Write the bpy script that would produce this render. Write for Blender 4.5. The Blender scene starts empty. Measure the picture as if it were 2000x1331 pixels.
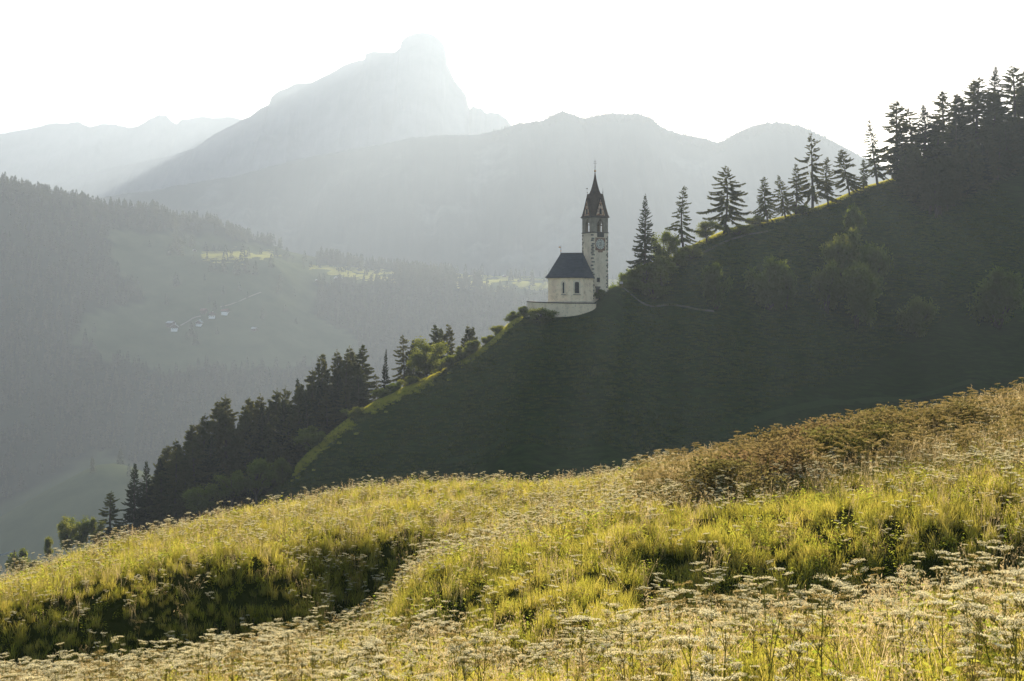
import bpy, math
import numpy as np
from math import radians as R, sin, cos, pi

# ------------------------------------------------------------------ camera, sky, sun, exposure
scn = bpy.context.scene
F = 2778.0                       # focal length in photograph pixels (2000 wide)
CX, HY = 1000.0, 640.0           # principal column, eye-level row
cam_d = bpy.data.cameras.new('camera'); cam = bpy.data.objects.new('camera', cam_d)
scn.collection.objects.link(cam); scn.camera = cam
cam_d.sensor_width = 36.0; cam_d.lens = 36.0 * F / 2000.0
cam_d.shift_y = (HY - 665.5) / 2000.0
cam_d.clip_start = 0.1; cam_d.clip_end = 30000.0
cam.location = (0, 0, 0); cam.rotation_euler = (R(90), 0, 0)

SUN_AZ, SUN_EL = R(7.5), R(17.5)      # azimuth to the right of the view axis, elevation
world = bpy.data.worlds.new("World"); scn.world = world; world.use_nodes = True
wn = world.node_tree.nodes; wl = world.node_tree.links
bg = wn['Background']; sky = wn.new('ShaderNodeTexSky'); sky.sky_type = 'NISHITA'
sky.sun_disc = False; sky.sun_elevation = SUN_EL; sky.sun_rotation = SUN_AZ
sky.altitude = 1500; sky.air_density = 1.0; sky.dust_density = 3.0; sky.ozone_density = 1.0
wl.new(sky.outputs[0], bg.inputs[0]); bg.inputs[1].default_value = 0.085
sd = bpy.data.lights.new('sun', 'SUN'); sun = bpy.data.objects.new('sun', sd); scn.collection.objects.link(sun)
sd.energy = 5.0; sd.angle = R(0.5); sd.color = (1.0, 0.86, 0.64)
sun.rotation_euler = (R(90) - SUN_EL, 0, pi - SUN_AZ)
sun.location = (0, 0, 200)
vs = scn.view_settings
vs.view_transform = 'Standard'; vs.look = 'None'; vs.exposure = 1.46; vs.gamma = 1.0; vs.use_curve_mapping = False
HAZE_DENSITY, HAZE_ANISO = 0.00016, 0.40
HAZE_COLOR = (0.48, 0.575, 0.71)
cy = scn.cycles
cy.use_denoising = True; cy.max_bounces = 8; cy.diffuse_bounces = 5; cy.transmission_bounces = 5
cy.glossy_bounces = 2; cy.transparent_max_bounces = 8; cy.volume_bounces = 0
cy.use_adaptive_sampling = True; cy.adaptive_threshold = 0.012
cy.sample_clamp_indirect = 4.0

RNG = np.random.default_rng(7)
col = scn.collection

# ------------------------------------------------------------------ helpers
def P(px, py, d):
    return ((px - CX) / F * d, d, (HY - py) / F * d)

def tag(o, label=None, cat=None, group=None, kind=None):
    if label: o['label'] = label
    if cat: o['category'] = cat
    if group: o['group'] = group
    if kind: o['kind'] = kind
    return o

def empty(name, loc=(0, 0, 0), rz=0.0):
    o = bpy.data.objects.new(name, None); col.objects.link(o)
    o.location = loc; o.rotation_euler = (0, 0, rz); o.empty_display_size = 0.2
    return o

def mesh_from(name, V, faces, smooth=False, mats=()):
    """V: (n,3); faces: list of int arrays (m,k)"""
    me = bpy.data.meshes.new(name)
    V = np.ascontiguousarray(V, dtype=np.float32)
    me.vertices.add(len(V)); me.vertices.foreach_set('co', V.ravel())
    faces = [np.asarray(f, dtype=np.int32) for f in faces if len(f)]
    loops = np.concatenate([f.ravel() for f in faces])
    tot = np.concatenate([np.full(len(f), f.shape[1], np.int32) for f in faces])
    st = np.concatenate([[0], np.cumsum(tot)[:-1]]).astype(np.int32)
    me.loops.add(len(loops)); me.loops.foreach_set('vertex_index', loops)
    me.polygons.add(len(tot)); me.polygons.foreach_set('loop_start', st); me.polygons.foreach_set('loop_total', tot)
    if smooth: me.polygons.foreach_set('use_smooth', np.ones(len(tot), dtype=bool))
    me.update(calc_edges=True); me.validate()
    for m in mats: me.materials.append(m)
    return me

def link(name, me, parent=None, loc=None):
    o = bpy.data.objects.new(name, me); col.objects.link(o)
    if parent is not None: o.parent = parent
    if loc is not None: o.location = loc
    return o

class MB:
    """collects polygons; builds ONE mesh object"""
    def __init__(s): s.v = []; s.f = []
    def add(s, vs_, fs):
        b = len(s.v); s.v += [tuple(p) for p in vs_]; s.f += [tuple(i + b for i in f) for f in fs]; return s
    def box(s, c, size, rz=0.0, ex=None, ey=None):
        hx, hy, hz = size[0] / 2, size[1] / 2, size[2] / 2
        ca, sa = cos(rz), sin(rz); pts = []
        for dz in (-hz, hz):
            for dx, dy in ((-hx, -hy), (hx, -hy), (hx, hy), (-hx, hy)):
                pts.append((c[0] + dx * ca - dy * sa, c[1] + dx * sa + dy * ca, c[2] + dz))
        return s.add(pts, [(3, 2, 1, 0), (4, 5, 6, 7), (0, 1, 5, 4), (1, 2, 6, 5), (2, 3, 7, 6), (3, 0, 4, 7)])
    def prism(s, poly, z0, z1, cap=True):
        n = len(poly); pts = [(x, y, z0) for x, y in poly] + [(x, y, z1) for x, y in poly]
        fs = [(i, (i + 1) % n, (i + 1) % n + n, i + n) for i in range(n)]
        if cap: fs += [tuple(range(n - 1, -1, -1)), tuple(range(n, 2 * n))]
        return s.add(pts, fs)
    def loft(s, rings, cap=True):
        n = len(rings[0]); pts = [p for r in rings for p in r]; fs = []
        for k in range(len(rings) - 1):
            for i in range(n):
                j = (i + 1) % n; fs.append((k * n + i, k * n + j, (k + 1) * n + j, (k + 1) * n + i))
        if cap: fs += [tuple(range(n - 1, -1, -1)), tuple(range((len(rings) - 1) * n, len(rings) * n))]
        return s.add(pts, fs)
    def tube(s, pts, rads, n=6):
        rings = []
        pts = [np.array(p, float) for p in pts]
        for i, p in enumerate(pts):
            t = pts[min(i + 1, len(pts) - 1)] - pts[max(i - 1, 0)]; t /= (np.linalg.norm(t) + 1e-9)
            u = np.cross(t, (0, 0, 1)) if abs(t[2]) < .95 else np.cross(t, (1, 0, 0))
            u /= np.linalg.norm(u); w = np.cross(t, u)
            rings.append([p + (u * cos(a) + w * sin(a)) * rads[i] for a in (2 * pi * k / n for k in range(n))])
        return s.loft(rings)
    def ball(s, c, r, n=8, m=5, sz=1.0):
        rings = []
        for k in range(m + 1):
            a = -pi / 2 + pi * k / m; rr = max(r * cos(a), r * .02)
            rings.append([(c[0] + rr * cos(2 * pi * i / n), c[1] + rr * sin(2 * pi * i / n), c[2] + r * sz * sin(a)) for i in range(n)])
        return s.loft(rings)
    def mesh(s, name, mat, smooth=False):
        me = bpy.data.meshes.new(name); me.from_pydata(s.v, [], s.f); me.update()
        me.materials.append(mat)
        if smooth: me.polygons.foreach_set('use_smooth', np.ones(len(me.polygons), dtype=bool))
        return me
    def build(s, name, mat, parent=None, smooth=False):
        return link(name, s.mesh(name, mat, smooth), parent)

# lattice noise ------------------------------------------------------
_LAT = np.random.default_rng(11).random((257, 257))
def vnoise(x, y):
    x = np.asarray(x, float); y = np.asarray(y, float)
    xi = np.floor(x).astype(int); yi = np.floor(y).astype(int); fx = x - xi; fy = y - yi
    fx = fx * fx * (3 - 2 * fx); fy = fy * fy * (3 - 2 * fy)
    a = _LAT[xi % 256, yi % 256]; b = _LAT[(xi + 1) % 256, yi % 256]
    c = _LAT[xi % 256, (yi + 1) % 256]; d = _LAT[(xi + 1) % 256, (yi + 1) % 256]
    return (a * (1 - fx) + b * fx) * (1 - fy) + (c * (1 - fx) + d * fx) * fy
def fbm(x, y, o=4):
    s = 0; a = .5; t = 0
    for k in range(o):
        s = s + a * (vnoise(x * 2 ** k + 17.3 * k, y * 2 ** k + 5.1 * k) - .5); t += a; a *= .55
    return s / t
def pchip(x, y, q):
    x = np.asarray(x, float); y = np.asarray(y, float); q = np.clip(q, x[0], x[-1])
    h = np.diff(x); d = np.diff(y) / h; m = np.zeros_like(y)
    m[0], m[-1] = d[0], d[-1]
    for i in range(1, len(x) - 1):
        if d[i - 1] * d[i] > 0:
            w1 = 2 * h[i] + h[i - 1]; w2 = h[i] + 2 * h[i - 1]
            m[i] = (w1 + w2) / (w1 / d[i - 1] + w2 / d[i])
    k = np.clip(np.searchsorted(x, q) - 1, 0, len(x) - 2); t = (q - x[k]) / h[k]
    return ((2 * t**3 - 3 * t**2 + 1) * y[k] + (t**3 - 2 * t**2 + t) * h[k] * m[k]
            + (-2 * t**3 + 3 * t**2) * y[k + 1] + (t**3 - t**2) * h[k] * m[k + 1])
class Table:
    """ground height as a smooth function of bearing (px) and distance"""
    def __init__(s, cols, d0, d1, nd, smooth=3):
        pxs = np.array([c[0] for c in cols], float); s.d = np.linspace(d0, d1, nd)
        Z = np.array([pchip([p[0] for p in c[1]], [p[1] for p in c[1]], s.d) for c in cols])
        s.px = np.arange(pxs[0], pxs[-1] + 1, 20.0)
        s.Z = np.array([pchip(pxs, Z[:, j], s.px) for j in range(nd)]).T
        for _ in range(smooth):
            s.Z[:, 1:-1] = s.Z[:, 1:-1] * .5 + (s.Z[:, :-2] + s.Z[:, 2:]) * .25
    def __call__(s, px, d):
        a = np.clip((np.asarray(px, float) - s.px[0]) / 20.0, 0, len(s.px) - 1.001)
        b = np.clip((np.asarray(d, float) - s.d[0]) / (s.d[1] - s.d[0]), 0, len(s.d) - 1.001)
        i = a.astype(int); j = b.astype(int); fa = a - i; fb = b - j
        return ((s.Z[i, j] * (1 - fb) + s.Z[i, j + 1] * fb) * (1 - fa) + (s.Z[i + 1, j] * (1 - fb) + s.Z[i + 1, j + 1] * fb) * fa)

# ------------------------------------------------------------------ materials
def mat_new(name):
    m = bpy.data.materials.new(name); m.use_nodes = True
    nt = m.node_tree; nt.nodes.clear()
    return m, nt, nt.nodes.new, nt.links.new
def ramp(N, L, src, stops):
    r = N('ShaderNodeValToRGB'); L(src, r.inputs[0])
    el = r.color_ramp.elements
    while len(el) < len(stops): el.new(0.5)
    for e, (p, c) in zip(el, stops): e.position = p; e.color = (*c, 1)
    return r.outputs[0]
def noise(N, L, scale, detail=4, rough=.55, vec=None, dist=0.0):
    n = N('ShaderNodeTexNoise'); n.inputs['Scale'].default_value = scale; n.inputs['Detail'].default_value = detail
    n.inputs['Roughness'].default_value = rough; n.inputs['Distortion'].default_value = dist
    if vec is not None: L(vec, n.inputs['Vector'])
    return n.outputs[0]
def mixc(N, L, fac, a, b, mode='MIX'):
    m = N('ShaderNodeMix'); m.data_type = 'RGBA'; m.blend_type = mode
    for s_, v in ((m.inputs[0], fac), (m.inputs[6], a), (m.inputs[7], b)):
        if isinstance(v, (int, float)): s_.default_value = v
        elif isinstance(v, tuple): s_.default_value = (*v, 1)
        else: L(v, s_)
    return m.outputs[2]

def mat_surface(name, stops, scale=1.0, rough=.9, bump=0.0, detail=6, stretch=None, spec=.25, coord='Object', stops2=None, scale2=8.0):
    m, nt, N, L = mat_new(name)
    tc = N('ShaderNodeTexCoord'); v = tc.outputs[coord]
    if stretch:
        mp = N('ShaderNodeMapping'); mp.inputs['Scale'].default_value = stretch; L(v, mp.inputs[0]); v = mp.outputs[0]
    f = noise(N, L, scale, detail, .6, v); c = ramp(N, L, f, stops)
    if stops2:
        f2 = noise(N, L, scale2, 5, .7, v); c2 = ramp(N, L, f2, stops2); c = mixc(N, L, 1.0, c, c2, 'MULTIPLY')
    b = N('ShaderNodeBsdfPrincipled'); L(c, b.inputs['Base Color']); b.inputs['Roughness'].default_value = rough
    b.inputs['Specular IOR Level'].default_value = spec
    if bump:
        bp = N('ShaderNodeBump'); bp.inputs['Strength'].default_value = 1.0; bp.inputs['Distance'].default_value = bump
        f3 = noise(N, L, scale * 6, 6, .7, v); L(f3, bp.inputs['Height']); L(bp.outputs[0], b.inputs['Normal'])
    o = N('ShaderNodeOutputMaterial'); L(b.outputs[0], o.inputs[0])
    return m

def mat_leaf(name, ca, cb, ta, tb, trans=.5, nscale=.25, gloss=0.0):
    """foliage: diffuse + translucent, varied per copy and by clump"""
    m, nt, N, L = mat_new(name)
    oi = N('ShaderNodeObjectInfo'); tc = N('ShaderNodeTexCoord')
    n = noise(N, L, nscale, 3, .6, tc.outputs['Object'])
    ad = N('ShaderNodeMath'); ad.operation = 'MULTIPLY_ADD'; L(oi.outputs['Random'], ad.inputs[0]); ad.inputs[1].default_value = .6
    L(n, ad.inputs[2])
    mr = N('ShaderNodeMapRange'); L(ad.outputs[0], mr.inputs[0]); mr.inputs[1].default_value = .4; mr.inputs[2].default_value = 1.2
    cd = mixc(N, L, mr.outputs[0], ca, cb); ct = mixc(N, L, mr.outputs[0], ta, tb)
    d = N('ShaderNodeBsdfDiffuse'); L(cd, d.inputs[0]); t = N('ShaderNodeBsdfTranslucent'); L(ct, t.inputs[0])
    mx = N('ShaderNodeMixShader'); mx.inputs[0].default_value = trans; L(d.outputs[0], mx.inputs[1]); L(t.outputs[0], mx.inputs[2])
    out = mx.outputs[0]
    if gloss:
        g = N('ShaderNodeBsdfGlossy'); g.inputs['Roughness'].default_value = .45; g.inputs[0].default_value = (.9, .9, .8, 1)
        m2 = N('ShaderNodeMixShader'); m2.inputs[0].default_value = gloss; L(out, m2.inputs[1]); L(g.outputs[0], m2.inputs[2]); out = m2.outputs[0]
    o = N('ShaderNodeOutputMaterial'); L(out, o.inputs[0])
    return m

M = {}
M['meadow'] = mat_surface('meadow_soil', [(.3, (.024, .028, .006)), (.7, (.05, .05, .012))], 2.0, bump=.03, spec=0.0, rough=1.0)
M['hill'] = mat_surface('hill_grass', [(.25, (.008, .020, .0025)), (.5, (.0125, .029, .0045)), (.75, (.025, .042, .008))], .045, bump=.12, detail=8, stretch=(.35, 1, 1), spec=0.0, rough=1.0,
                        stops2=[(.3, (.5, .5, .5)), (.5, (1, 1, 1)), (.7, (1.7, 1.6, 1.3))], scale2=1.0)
M['ground'] = mat_surface('valley_ground', [(.3, (.035, .05, .02)), (.7, (.06, .08, .03))], .01)
M['mountain'] = mat_surface('mountain_slope', [(.35, (.03, .04, .025)), (.55, (.06, .065, .045)), (.7, (.16, .155, .14))], .004, detail=8)
M['rock'] = mat_surface('mountain_rock', [(.3, (.10, .10, .095)), (.7, (.25, .24, .22))], .006, detail=8)
M['path'] = mat_surface('gravel_path', [(.3, (.075, .075, .06)), (.7, (.12, .115, .095))], 1.0, spec=0.0)
M['road'] = mat_surface('farm_road', [(.3, (.18, .18, .15)), (.7, (.26, .25, .21))], .1)
M['plaster'] = mat_surface('lime_plaster', [(.25, (.70, .49, .31)), (.45, (.88, .67, .43)), (.8, (.92, .74, .50))], .45, bump=.02,
                           stops2=[(.28, (.62, .60, .55)), (.48, (1, 1, 1))], scale2=1.1)
M['tower_plaster'] = mat_surface('tower_plaster', [(.25, (.54, .41, .28)), (.5, (.72, .57, .39)), (.8, (.80, .66, .47))], .4, bump=.03,
                           stops2=[(.3, (.70, .68, .64)), (.5, (1, 1, 1))], scale2=1.8, stretch=(1, 1, .6))
M['rubble'] = mat_surface('rubble_wall', [(.25, (.46, .34, .22)), (.45, (.76, .59, .38)), (.8, (.84, .68, .46))], .6, bump=.06,
                           stops2=[(.33, (.35, .32, .28)), (.42, (1, 1, 1))], scale2=3.2)
M['belfry'] = mat_surface('belfry_stone', [(.3, (.18, .145, .10)), (.7, (.32, .265, .19))], 1.2, bump=.05)
M['stone_dark'] = mat_surface('dark_trim_stone', [(.3, (.07, .06, .05)), (.7, (.13, .11, .09))], 2.0)
M['quoin'] = mat_surface('quoin_stone', [(.3, (.13, .11, .085)), (.7, (.26, .22, .17))], 1.3)
M['shingle'] = mat_surface('grey_shingle', [(.3, (.032, .035, .037)), (.7, (.062, .066, .069))], .9, bump=.03, stretch=(1, 1, 3), rough=.7)
M['spire'] = mat_surface('spire_shingle', [(.3, (.055, .036, .024)), (.7, (.095, .064, .042))], 1.2, bump=.03, stretch=(1, 1, 3), rough=.8)
M['coping'] = mat_surface('coping_shingle', [(.3, (.045, .045, .045)), (.7, (.085, .08, .075))], 1.5)
M['fresco'] = mat_surface('gable_fresco', [(.34, (.20, .08, .045)), (.44, (.42, .20, .09)), (.52, (.62, .48, .33)), (.62, (.30, .16, .12)), (.75, (.14, .13, .12))], 1.6, detail=2)
M['clock_frame'] = mat_surface('painted_clock_frame', [(.35, (.16, .075, .05)), (.6, (.34, .22, .14))], 1.8)
M['dial'] = mat_surface('clock_dial', [(.35, (.48, .44, .34)), (.7, (.66, .61, .50))], 1.5)
M['black'] = mat_surface('dark_opening', [(.3, (.012, .013, .014)), (.7, (.022, .022, .022))], 2.0, rough=.5)
M['iron'] = mat_surface('iron', [(.3, (.03, .03, .03)), (.7, (.06, .055, .05))], 3.0, rough=.6)
M['gold'] = mat_surface('old_gilding', [(.3, (.35, .19, .08)), (.7, (.5, .3, .12))], 3.0, rough=.5)
M['wood'] = mat_surface('weathered_wood', [(.3, (.07, .05, .035)), (.7, (.14, .10, .07))], 1.5, stretch=(4, 4, .5))
M['barn_wood'] = mat_surface('barn_boards', [(.3, (.10, .06, .045)), (.7, (.18, .11, .08))], .4)
M['house_white'] = mat_surface('white_render', [(.3, (.70, .69, .66)), (.7, (.8, .79, .76))], .3)
M['roof_grey'] = mat_surface('pale_roof', [(.3, (.30, .31, .31)), (.7, (.42, .42, .41))], .5)
M['roof_red'] = mat_surface('tiled_roof', [(.3, (.16, .075, .06)), (.7, (.24, .12, .09))], .5)
M['bark'] = mat_surface('bark', [(.3, (.045, .035, .028)), (.7, (.10, .078, .06))], 1.2, stretch=(3, 3, .6), bump=.02)
M['larch'] = mat_leaf('larch_needles', (.024, .040, .014), (.044, .058, .019), (.11, .13, .035), (.21, .195, .06), .44)
M['spruce'] = mat_leaf('spruce_needles', (.018, .030, .014), (.034, .046, .02), (.035, .045, .015), (.06, .07, .025), .3)
M['far_needles'] = mat_leaf('far_needles', (.026, .040, .026), (.040, .056, .034), (.08, .10, .045), (.15, .16, .07), .32, nscale=.01)
M['leaf'] = mat_leaf('broad_leaves', (.016, .034, .007), (.030, .048, .012), (.28, .38, .04), (.52, .52, .09), .34, nscale=.4)
M['bramble'] = mat_leaf('bramble_leaves', (.07, .06, .025), (.13, .085, .045), (.25, .24, .06), (.42, .27, .13), .46, nscale=1.5)
M['pasture'] = mat_leaf('sun_patch_blades', (.10, .12, .035), (.14, .15, .05), (.42, .46, .13), (.52, .52, .19), .5, nscale=.05)  # pale yellow-green carries the sunlight of the far terrace patches
M['rim_blade'] = mat_leaf('rim_glow_blades', (.05, .07, .015), (.08, .09, .02), (.66, .66, .06), (.86, .76, .12), .66, nscale=.3)  # brighter copy of the hill blades, rim sunlight put into the colour
M['hill_blade'] = mat_leaf('hill_grass_blades', (.013, .030, .005), (.028, .046, .008), (.26, .32, .03), (.38, .38, .05), .2, nscale=.3)
M['grass'] = mat_leaf('grass_blades', (.06, .10, .015), (.13, .14, .03), (.55, .54, .05), (.86, .67, .14), .62, nscale=3.0, gloss=.03)
M['dry'] = mat_leaf('dry_stalks', (.22, .15, .075), (.36, .27, .14), (.62, .46, .22), (.80, .64, .34), .6, nscale=3.0)
M['stem'] = mat_leaf('flower_stems', (.10, .12, .035), (.20, .15, .07), (.45, .45, .12), (.55, .46, .18), .45, nscale=2.0)
M['petal'] = mat_leaf('umbel_petals', (.80, .71, .46), (.88, .82, .60), (.98, .82, .42), (.98, .90, .58), .5, nscale=3.0)
M['seed'] = mat_leaf('seed_heads', (.16, .12, .05), (.26, .18, .08), (.5, .36, .12), (.6, .46, .18), .55, nscale=3.0)
M['leafy'] = mat_leaf('herb_leaves', (.05, .085, .016), (.09, .11, .03), (.42, .50, .05), (.64, .58, .09), .6, nscale=3.0)

# ------------------------------------------------------------------ terrain: the meadow we stand in
CAN = 0.36                       # height of the grass canopy above the soil
def C(px, pts):                  # (distance, visible row) -> soil height
    return (px, [(-14, -1.2), (0.5, -1.68)] + [(d, (HY - py) / F * d - CAN) for d, py in pts])
def Cx(px, pts, crest_d):
    c = C(px, pts); zc = c[1][-1][1]
    c[1].extend([(crest_d + 7, zc - 2.6), (crest_d + 20, zc - 9), (crest_d + 60, zc - 32), (175, zc - 95)])
    return c
mead = Table([
    Cx(-700, [(18, 1470), (28, 1500), (31, 1385), (37, 1330)], 37),
    Cx(-300, [(18, 1420), (27.5, 1400), (30.5, 1270), (37, 1235)], 37),
    Cx(0,    [(17, 1345), (24, 1332), (27.8, 1360), (31, 1168), (37, 1125)], 37),
    Cx(250,  [(15.5, 1338), (23, 1305), (28.6, 1315), (32.3, 1108), (39, 1048)], 39),
    Cx(500,  [(13.5, 1331), (23, 1262), (30.3, 1275), (34, 1060), (42, 985)], 42),
    Cx(700,  [(11.5, 1331), (22, 1240), (33.2, 1178), (36, 1030), (45, 948)], 45),
    Cx(850,  [(10.5, 1331), (17, 1230), (20, 1245), (22.4, 1118), (30, 1085), (33.8, 1098), (36.6, 1012), (45.5, 937)], 45.5),
    Cx(1000, [(9.5, 1331), (17, 1228), (22, 1065), (30, 1048), (38, 1000), (46, 937)], 46),
    Cx(1150, [(8.7, 1331), (16.3, 1212), (23, 1025), (31, 1000), (38, 965), (46, 926)], 46),
    Cx(1300, [(8, 1331), (15, 1192), (19.5, 1195), (23, 1002), (32, 950), (44, 898)], 44),
    Cx(1500, [(7.5, 1331), (14, 1180), (19, 1255), (21.8, 1032), (27, 945), (33, 905), (38, 868)], 38),
    Cx(1700, [(7, 1331), (14.5, 1170), (19.5, 1305), (22.3, 1005), (27, 918), (31, 880), (36, 838)], 36),
    Cx(2000, [(6.5, 1331), (14, 1150), (19.1, 1295), (21.8, 975), (25, 915), (30, 850), (37, 782)], 37),
    Cx(2300, [(6, 1331), (14, 1120), (19.1, 1250), (21.8, 940), (25, 875), (30, 800), (38, 720)], 38),
    Cx(2700, [(6, 1331), (15, 1100), (18, 910), (30, 740), (38, 660)], 38),
], -14, 175, 1200, smooth=5)
def z_mead(x, y):
    x = np.asarray(x, float); y = np.asarray(y, float)
    ye = np.maximum(y, 4.0); px = np.clip(x / ye * F + CX, -700, 2700)
    z = mead(px, y)
    n = fbm(x * .45, y * .45, 3) * .42 + fbm(x * 1.7 + 9, y * 1.7, 2) * .12
    return z + n * np.clip((y - 1) / 8, 0, 1)
def grid_mesh(name, xs, ys, zf, mat, kind='structure', smooth=True):
    X, Y = np.meshgrid(xs, ys); Z = zf(X, Y); nx, ny = len(xs), len(ys)
    V = np.stack([X.ravel(), Y.ravel(), Z.ravel()], 1)
    i = np.arange(nx * ny).reshape(ny, nx)
    Fq = np.stack([i[:-1, :-1].ravel(), i[:-1, 1:].ravel(), i[1:, 1:].ravel(), i[1:, :-1].ravel()], 1)
    o = link(name, mesh_from(name, V, [Fq], smooth, [mat])); o['kind'] = kind
    return o
grid_mesh('meadow', np.arange(-80, 80.1, .4), np.concatenate([np.arange(-12, 60, .3), np.arange(60, 176, 2.5)]), z_mead, M['meadow'])

# ------------------------------------------------------------------ the church hill
ridge = [(-900, 1560, 250), (-200, 1240, 270), (40, 1140, 276), (230, 1078, 280), (400, 1030, 283), (530, 966, 287), (620, 875, 297), (730, 793, 307), (860, 732, 315),
         (950, 680, 320), (1030, 620, 322), (1080, 618, 323), (1156, 606, 324), (1195, 588, 331), (1225, 574, 343), (1262, 548, 354), (1330, 498, 366),
         (1416, 455, 384), (1500, 434, 396), (1600, 406, 412), (1690, 368, 428), (1770, 346, 442), (1900, 322, 458), (2050, 300, 472), (2300, 250, 490), (2700, 180, 520)]
RX, RY, RZ = (np.array([P(*r)[k] for r in ridge]) for k in range(3))
def z_hill(x, y):
    x = np.asarray(x, float); y = np.asarray(y, float)
    yr = pchip(RX, RY, x); zr = pchip(RX, RZ, x); t = y - yr
    w = np.clip((x + 8) / 30, 0, 1)
    sf = .60 - .05 * np.clip((x - 60) / 60, 0, 1)
    sb = .34 * (1 - w) + .34 * w
    k = 11.0 * (1 - w) + 5.0 * w
    z = zr - .5 * (-sf * t + sb * t + np.sqrt((sf * t + sb * t) ** 2 + k * k)) * 1.0
    z = zr - .5 * ((-sf + sb) * t + np.sqrt(((sf + sb) * t) ** 2 + k * k)) + k / 2
    z = z + 4.3 * np.exp(-(((x - 20) / 7.5) ** 2 + ((y - 339) / 8.0) ** 2))
    lim = np.clip((np.abs(t) - 4) / 25, 0, 1)
    z = z + fbm(x * .035, y * .035, 3) * 5.0 * lim + fbm(x * .3, y * .3, 2) * .5 * np.clip((np.abs(t)) / 10, .25, 1)
    z = z + .10 * np.sin(t / 1.1 + fbm(x * .05 + 40, y * .05, 3) * 22) * .6 * lim * (vnoise(x * .05, y * .05) > .35)
    return z
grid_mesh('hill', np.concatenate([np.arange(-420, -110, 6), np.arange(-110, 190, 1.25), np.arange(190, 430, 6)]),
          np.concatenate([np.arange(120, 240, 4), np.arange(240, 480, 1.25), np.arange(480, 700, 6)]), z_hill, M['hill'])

SF = 1.5625                      # the far hillside is laid out at 1/SF and enlarged
# ------------------------------------------------------------------ far hillside across the valley
def FC(px, pts):
    p = [(d * .8, (HY - py) / F * d * .8) for d, py in pts]
    zc = p[0][1]; p = p[::-1]
    return (px, [(900, p[0][1] - 90)] + p + [(p[-1][0] + 120, zc - 20), (p[-1][0] + 500, zc - 230), (2700, zc - 330)])
far = Table([
    FC(-900, [(1750, 120), (1600, 400), (1450, 700), (1300, 1000)]),
    FC(-400, [(1800, 240), (1650, 450), (1500, 700), (1350, 1000)]),
    FC(0,   [(1900, 358), (1750, 500), (1600, 700), (1480, 900), (1380, 1100)]),
    FC(150, [(1960, 396), (1800, 520), (1650, 700), (1500, 900), (1400, 1090)]),
    FC(300, [(2030, 412), (1950, 480), (1850, 560), (1750, 650), (1600, 800), (1450, 1000)]),
    FC(400, [(2120, 432), (2080, 482), (1930, 505), (1860, 560), (1760, 650), (1610, 800), (1470, 1000)]),
    FC(520, [(2200, 474), (2160, 492), (1970, 508), (1900, 560), (1780, 650), (1620, 800), (1480, 1000)]),
    FC(620, [(2260, 503), (2220, 515), (2060, 536), (1960, 590), (1800, 690), (1640, 830), (1500, 1000)]),
    FC(760, [(2320, 524), (2280, 532), (2080, 553), (1990, 600), (1820, 700), (1650, 850), (1500, 1020)]),
    FC(1000, [(2380, 540), (2340, 542), (2120, 558), (2020, 600), (1850, 700), (1680, 850), (1500, 1050)]),
    FC(1400, [(2420, 550), (2380, 553), (2150, 572), (2050, 620), (1880, 740), (1700, 900), (1500, 1100)]),
    FC(2900, [(2400, 500), (2300, 560), (2150, 600), (2050, 660), (1880, 760), (1700, 920), (1500, 1120)]),
], 900, 2700, 500, smooth=2)
def z_far(x, y): return z_far0(np.asarray(x) / SF, np.asarray(y) / SF) * SF
def z_far0(x, y):
    px = np.clip(x / y * F + CX, -900, 2900); z = far(px, y)
    # knoll in front, lower left
    kn = np.interp(px, [-700, -200, 0, 100, 180, 215, 260, 350, 450, 600], [-230, -150, -118, -100, -86.5, -85, -89, -105, -135, -200])
    t = y - 890 - (px + 100) * .10
    kz = kn - .5 * ((-.50 + .45) * t + np.sqrt((.95 * t) ** 2 + 30 ** 2)) + 15
    z = np.maximum(z, kz)
    return z + fbm(x * .006, y * .006, 4) * 14 * np.clip((z - z + np.where((px > 380) & (z > 25), .12, 1)), 0, 1)
# meadow mask in bearing/row space: pastures on the far side
def pasture(px, py):
    n = fbm(px * .012, py * .02, 3) * 60
    def band(pts_x, top, bot): return (py > np.interp(px, pts_x, top) + n * .25) & (py < np.interp(px, pts_x, bot) + n * .6)
    a = (px > 395) & (px < 545) & band([380, 540], [490, 484], [520, 520])
    b = (px > 610) & (px < 775) & band([600, 780], [512, 527], [560, 556])
    c = (px > 890) & band([880, 1400], [530, 545], [563, 577])
    e = (px > 215) & (px < 620) & band([215, 300, 450, 620], [450, 455, 470, 505], [520, 600, 690, 600])
    g = (px > 150) & band([150, 330, 560, 700], [620, 580, 590, 660], [690, 730, 720, 700]) & (px < 700)
    h = (px < 620) & band([-900, 0, 200, 450, 600], [1200, 985, 880, 1000, 1100], [2000, 2000, 2000, 2000, 2000])
    return a | b | c | e | g | h
dX = np.arange(-1150, 1500, 10.0) * SF; dY = np.arange(740, 2300, 8.0) * SF
def m_far():
    m, nt, N, L = mat_new('far_hillside')
    at = N('ShaderNodeAttribute'); at.attribute_name = 'pasture'
    tc = N('ShaderNodeTexCoord')
    g = ramp(N, L, noise(N, L, .02, 6, .6, tc.outputs['Object']), [(.3, (.055, .075, .03)), (.7, (.10, .12, .05))])
    f = ramp(N, L, noise(N, L, .05, 6, .6, tc.outputs['Object']), [(.3, (.02, .03, .017)), (.7, (.04, .05, .028))])
    c = mixc(N, L, at.outputs['Fac'], f, g)
    b = N('ShaderNodeBsdfDiffuse'); L(c, b.inputs[0]); o = N('ShaderNodeOutputMaterial'); L(b.outputs[0], o.inputs[0])
    return m
fo = grid_mesh('hillside', dX, dY, z_far, m_far())
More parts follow.
